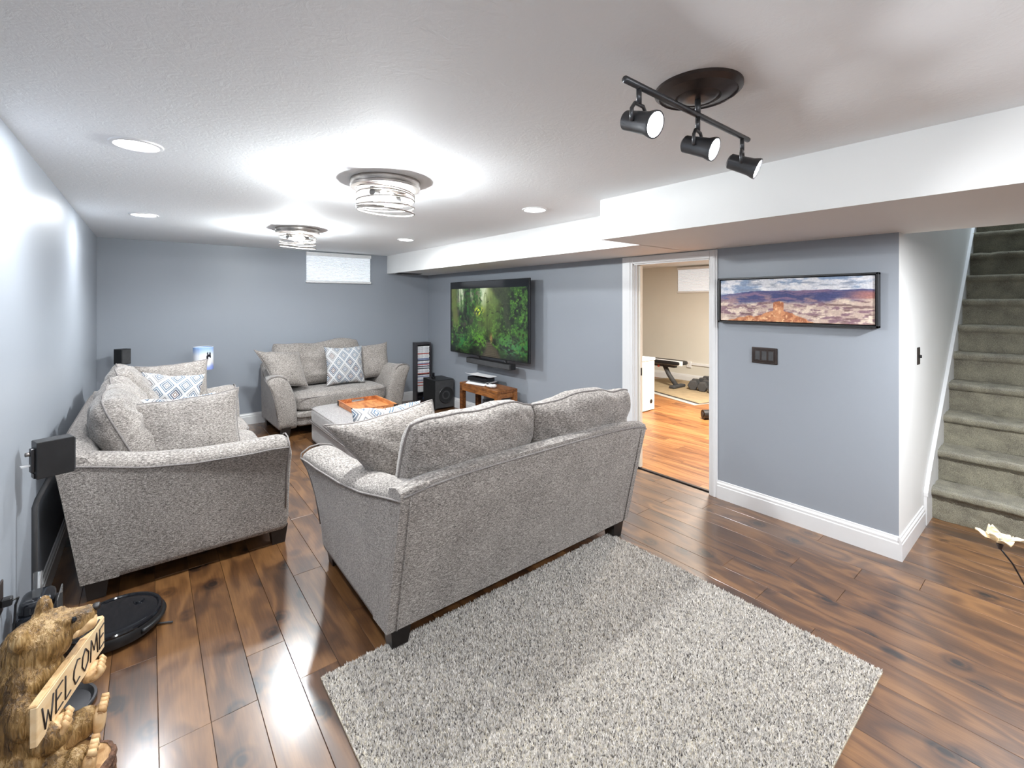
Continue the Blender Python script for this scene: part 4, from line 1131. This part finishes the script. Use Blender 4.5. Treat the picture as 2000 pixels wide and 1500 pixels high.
for i in range(100):
    a = 2 * PI * i / 100
    for z, e in ((0, .002), (.012, .008), (.026, .004), (.042, .009), (.055, .005), (.0585, -.006)):
        rr = bark_r(a) + e + random.uniform(-.001, .004); V.append((BCX + rr * math.cos(a), BCY + rr * 1.05 * math.sin(a), z))
for i in range(100):
    for k in range(5): j = (i + 1) % 100; Fc.append((i * 6 + k, j * 6 + k, j * 6 + k + 1, i * 6 + k + 1))
mk('bark', V, Fc, plain('rough_bark', (.12, .06, .035), .9, var=.6, scale=70, bmp=.8), base, False)
# the horizontal sign in its paws
SR = Matrix.Translation((.098, .008, .302)) @ Matrix.Rotation(math.radians(-13.5), 4, 'Z')
sgn = box('sign_board', -.007, .0105, -.207, .207, -.058, .058, M['sign'], br, .002, 1, SR)
box('sign_bark_edge', -.013, .009, -.206, .206, .056, .064, M['log'], sgn, .003, 1, SR)
LET = {'W': [[(0, 1), (.28, 0), (.5, .62), (.74, 0), (1, 1)]], 'E': [[(.95, 1), (.05, .96), (0, 0), (1, .04)], [(.02, .5), (.75, .54)]], 'L': [[(.05, 1), (0, 0), (.9, .06)]],
       'C': [[(.95, .9), (.6, 1), (.1, .72), (0, .4), (.3, .02), (.95, .08)]], 'O': [[(.5, 1), (.1, .75), (0, .35), (.4, 0), (.9, .25), (1, .65), (.5, 1)]], 'M': [[(0, 0), (.12, 1), (.5, .35), (.85, 1), (1, 0)]]}
ink = plain('burnt_lettering', (.015, .008, .006), .6)
wds = [.058, .04, .036, .042, .044, .052, .04]; xx = -.185
for ch, wl in zip('WELCOME', wds):
    V = []; Fc = []
    for st_ in LET[ch]:
        pth = [SR @ Vector((.0115, xx + px_ * wl, -.037 + pz_ * .074)) for px_, pz_ in st_]
        v_2, f_2 = tube_vf(pth, .0026, 6); o_ = len(V); V += v_2; Fc += [tuple(i + o_ for i in f) for f in f_2]
    mk('letter', V, Fc, ink, sgn, True); xx += wl + .0128

rb = thing('robot_vacuum', 'round glossy black robot vacuum on the floor by the sofa', 'robot vacuum', (-.12, 2.81, 0), .4)
lathe('body', [(0, .012), (.15, .012), (.172, .02), (.176, .035), (.176, .06), (.172, .068)], M['black'], rb, 56)
lathe('top_cover', [(0, .083), (.12, .083), (.15, .082), (.156, .078), (.16, .084), (.17, .083), (.174, .076), (.172, .068)], M['black_gloss'], rb, 56)
bmp_ = [(.178 * math.cos(a), .178 * math.sin(a), .045) for a in np.linspace(-1.4, 1.4, 30)]
tube('bumper', bmp_, .012, M['black'], rb, 8)
lathe('sensor_button', [(0, .09), (.018, .09), (.022, .084), (.022, .08)], M['black_gloss'], rb, 20, (.1, .02, 0))
for s in (-1, 1): tube('wheel', [(0, s * .11, .03), (0, s * .13, .03)], .03, M['charcoal'], rb, 14)
tube('side_brush', [(.10, -.10, .01), (.16, -.165, .006)], .004, M['charcoal'], rb, 6)

dk = thing('upright_appliance', 'upright black appliance with a clear plastic cover beside the left wall', 'appliance', (-.345, 2.60, 0))
box('body', -.06, .06, -.075, .075, 0, .33, M['black_gloss'], dk, .012, 3)
superbox('hood', .10, .13, .07, (0, 0, .345), M['black_gloss'], dk, 4, 8)
cv = bmesh.new(); bbox(cv, .062, .066, -.085, .05, .12, .37, .001, 1); bmo('clear_cover', cv, M['clear'], dk)
pr_ = [(-.035, .36), (.03, .36), (.02, .46), (-.012, .47)]
prism('clear_spout', pr_, 'x', -.012, .01, M['clear'], dk)

ds = thing('dark_dish', 'low round dark dish on the floor half hidden behind the carved bear', 'dish', (-.265, 2.405, 0))
lathe('bowl', [(0, .006), (.09, .006), (.1, .02), (.108, .02), (.11, .012), (.1, 0), (0, 0)], M['gunmetal'], ds, 40)

ol = thing('wall_outlet', 'dark power outlet low on the left wall with a black plug', 'outlet', (LX, 2.47, .455))
box('plate', 0, .006, -.036, .036, -.058, .058, M['bronze'], ol, .002, 1)
box('plug', .006, .035, -.014, .014, -.03, .0, M['black'], ol, .004, 1)
cb = tube('power_cord', [(LX + .034, 2.47, .44), (LX + .045, 2.50, .43), (LX + .035, 2.515, .40), (LX + .03, 2.518, .3), (LX + .028, 2.515, .15), (LX + .03, 2.51, .02), (LX + .04, 2.48, .006)], .0035, M['black'], None, 8)
tag(cb, 'thin black power cord hanging from the left wall outlet', 'cord')
cb = tube('white_cable', [(LX + .024, 2.33, .30), (LX + .026, 2.37, .22), (LX + .024, 2.40, .12), (LX + .03, 2.43, .03), (LX + .05, 2.47, .005)], .004, M['white_plastic'], None, 8)
tag(cb, 'white cable hanging down the left wall behind the carved bear', 'cable')

# dried flower leaning out of a floor vase at the right
FL = Vector((1.908, .134, .855))
vz = thing('floor_vase', 'slim dark floor vase at the right holding a dried flower, out of sight', 'vase', (2.10, -.02, 0))
lathe('body', [(0, 0), (.07, 0), (.085, .02), (.10, .16), (.07, .30), (.035, .36), (.04, .38), (.036, .38), (.03, .36), (.062, .3), (.09, .16), (.07, .03), (0, .03)], M['bronze'], vz, 32)
fw = thing('dried_flower', 'pale dried wooden flower on a thin dark stem at the right edge', 'flower', FL, .3)
dirs = (Vector((2.10, -.02, .36)) - FL)
tube('stem', [(0, 0, -.015)] + [tuple(Matrix.Rotation(-.3, 3, 'Z') @ (dirs * t + Vector((0, 0, .03 * math.sin(t * PI))))) for t in (.15, .4, .7, 1.0)], .0022, M['leg'], fw, 6)
lathe('calyx', [(0, -.02), (.004, -.018), (.008, -.004), (.004, .002), (0, .002)], M['bronze'], fw, 12)
pet = plain('dried_petal', (.78, .6, .36), .6, var=.25, scale=60)
for k in range(6):
    V = []; a0 = k * PI / 3 + .2; ln = .042 + .006 * math.sin(k * 2.3); nn = 7
    for j in range(nn):
        t = j / (nn - 1); wv = .017 * math.sin(PI * min(1, t * .82 + .1)) ; r_ = .004 + ln * t; zz = .003 + .022 * t ** 1.2 - .012 * (t ** 3) * (k % 2) + .004 * math.sin(7 * t + k)
        for sgn_, dzz in ((-1, .006 * t), (0, 0), (1, .006 * t)):
            V.append((r_ * math.cos(a0) - sgn_ * wv * math.sin(a0), r_ * math.sin(a0) + sgn_ * wv * math.cos(a0), zz + dzz))
    Fc = [(j * 3 + i, j * 3 + i + 1, j * 3 + i + 4, j * 3 + i + 3) for j in range(nn - 1) for i in range(2)]
    p_ = mk('petal', V, Fc, pet, fw, True); sm = p_.modifiers.new('thick', 'SOLIDIFY'); sm.thickness = .0015
lathe('seed_head', [(0, .012), (.006, .01), (.008, .004), (0, 0)], M['leg'], fw, 12)

# ------------------------------------------------------------------ exercise room things
cbt = thing('white_cabinet', 'cream white cabinet with a cable hole seen through the doorway', 'cabinet', (5.33, 4.3, 0))
box('body', -.30, .305, -.54, .5, .01, .71, M['cream'], cbt, .002, 1)
box('top', -.31, .315, -.55, .51, .71, .745, M['white_plastic'], cbt, .003, 1)
box('plinth', -.29, .295, -.53, .49, 0, .012, M['leg'], cbt)
lathe('cable_grommet', [(0, .004), (.022, .004), (.028, .003), (.03, 0)], M['black'], cbt, 24, (.225, -.5405, .13), mat=Matrix.Rotation(PI / 2, 4, 'X'))
jr = thing('pink_jar', 'small pink jar candle on the cream white cabinet', 'jar', (5.20, 3.87, .746))
lathe('glass', [(0, 0), (.04, 0), (.043, .01), (.043, .09), (.036, .1), (0, .1)], plain('pink_glass', (.75, .22, .22), .2, var=.3, scale=30), jr, 20)
lathe('lid', [(0, .1), (.037, .1), (.037, .115), (0, .115)], M['white_plastic'], jr, 20)
lathe('label_band', [(.0435, .025), (.0435, .07)], M['white_plastic'], jr, 20)

mt_rot = math.atan2(.26, .83)
mt = thing('exercise_mat', 'tan exercise mat with a grey border on the orange floor', 'mat', (6.31, 3.54, 0), -mt_rot)
box('border', 0, 1.5, 0, 2.1, .0005, .006, plain('grey_mat', (.42, .40, .36), .9), mt)
box('edge_strip', .10, 1.4, .02, 2.0, .006, .010, M['charcoal'], mt)
box('pad', .13, 1.4, .03, 2.0, .010, .018, plain('tan_mat', (.36, .27, .16), .95, var=.12, scale=9), mt)

wb = thing('weight_bench', 'black weight bench with a white stripe in the exercise room', 'weight bench', (7.33, 4.75, 0))
pd = superbox('pad', .30, .95, .075, (0, 0, .455), M['black'], wb, 6, 12)
box('pad_stripe', -.125, -.075, -.478, .474, .417, .4975, M['white_plastic'], pd, .006, 2)
box('frame_beam', -.04, .04, -.30, .45, .36, .42, M['charcoal'], wb, .006, 1)
tube('front_leg', [(0, -.06, .40), (-.01, -.17, .22), (-.02, -.33, .035)], .042, M['charcoal'], wb, 10)
box('front_foot', -.22, .16, -.40, -.29, .018, .07, M['charcoal'], wb, .02, 2)
tube('rear_leg', [(0, .30, .40), (0, .42, .03)], .035, M['charcoal'], wb, 10)
box('rear_foot', -.2, .2, .37, .46, .018, .06, M['charcoal'], wb, .015, 2)
superbox('back_pad', .28, .25, .07, (0, .60, .47), M['black'], wb, 6, 8)
lathe('adjust_knob', [(0, 0), (.02, 0), (.02, .03), (0, .03)], plain('red_knob', (.5, .06, .03), .4), wb, 14, (-.06, .0, .37), mat=Matrix.Rotation(-PI / 2, 4, 'Y'))

dbl = thing('dumbbell', 'grey hex dumbbell nearest the weight bench foot', 'dumbbell', (7.45, 4.17, .018), math.radians(20), 'hex dumbbells')
def hexhead(x0, x1, r, ch):
    rings = []
    for xx_, k in ((x0, 1 - ch), (x0 + .015, 1), (x1 - .015, 1), (x1, 1 - ch)):
        rings.append([(xx_, r * k * math.cos(PI / 6 + PI / 3 * i + PI / 6), r * .866 + r * k * math.sin(PI / 6 + PI / 3 * i + PI / 6)) for i in range(6)])
    return rings
loft('head', hexhead(-.17, -.06, .088, .15), M['charcoal'], dbl, True, False)
loft('head', hexhead(.06, .17, .088, .15), M['charcoal'], dbl, True, False)
tube('handle', [(-.06, 0, .0762), (0, 0, .0762), (.06, 0, .0762)], [.015, .018, .015], M['nickel'], dbl, 12)
for (x_, y_, r_, lab) in ((7.44, 3.98, 15, 'second grey hex dumbbell from the weight bench foot'), (7.86, 4.20, 12, 'grey hex dumbbell in the rear row near the wall outlet'),
                          (7.84, 3.98, 18, 'grey hex dumbbell in the rear row farther from the weight bench'), (7.40, 3.79, 20, 'grey hex dumbbell partly cut off by the right door casing')):
    c = copy_tree(dbl); c.location = (x_, y_, .018); c.rotation_euler = (0, 0, math.radians(r_)); tag(c, lab)
fr_ = thing('foam_roller', 'black foam roller lying on the orange floor by the door casing', 'foam roller', (5.72, 3.02, 0), math.radians(-35))
V, Fc = tube_vf([(-.06, 0, .062), (.42, 0, .062)], .06, 20); mk('foam', V, Fc, M['black'], fr_, False)
lathe('core', [(0, 0), (.03, 0), (.03, .005), (0, .005)], M['charcoal'], fr_, 16, (-.062, 0, .062), mat=Matrix.Rotation(-PI / 2, 4, 'Y'))
go = thing('wall_outlet', 'white power outlet above the rail in the exercise room', 'outlet', (GX, 4.63, .335))
box('plate', -.03, 0, -.045, .045, -.058, .058, M['white_plastic'], go, .003, 1)
for s in (-1, 1): box('socket', -.034, -.03, -.016, .016, s * .025 - .014, s * .025 + .014, M['cream'], go, .002, 1)
rl = thing('wall_conduit', 'white conduit rail along the low wall of the exercise room', 'conduit', (GX, 4.4, .35))
box('channel', -.025, 0, -1.2, .185, -.022, .022, M['white_plastic'], rl, .003, 1)
box('channel', -.025, 0, .275, 1.6, -.022, .022, M['white_plastic'], rl, .003, 1)
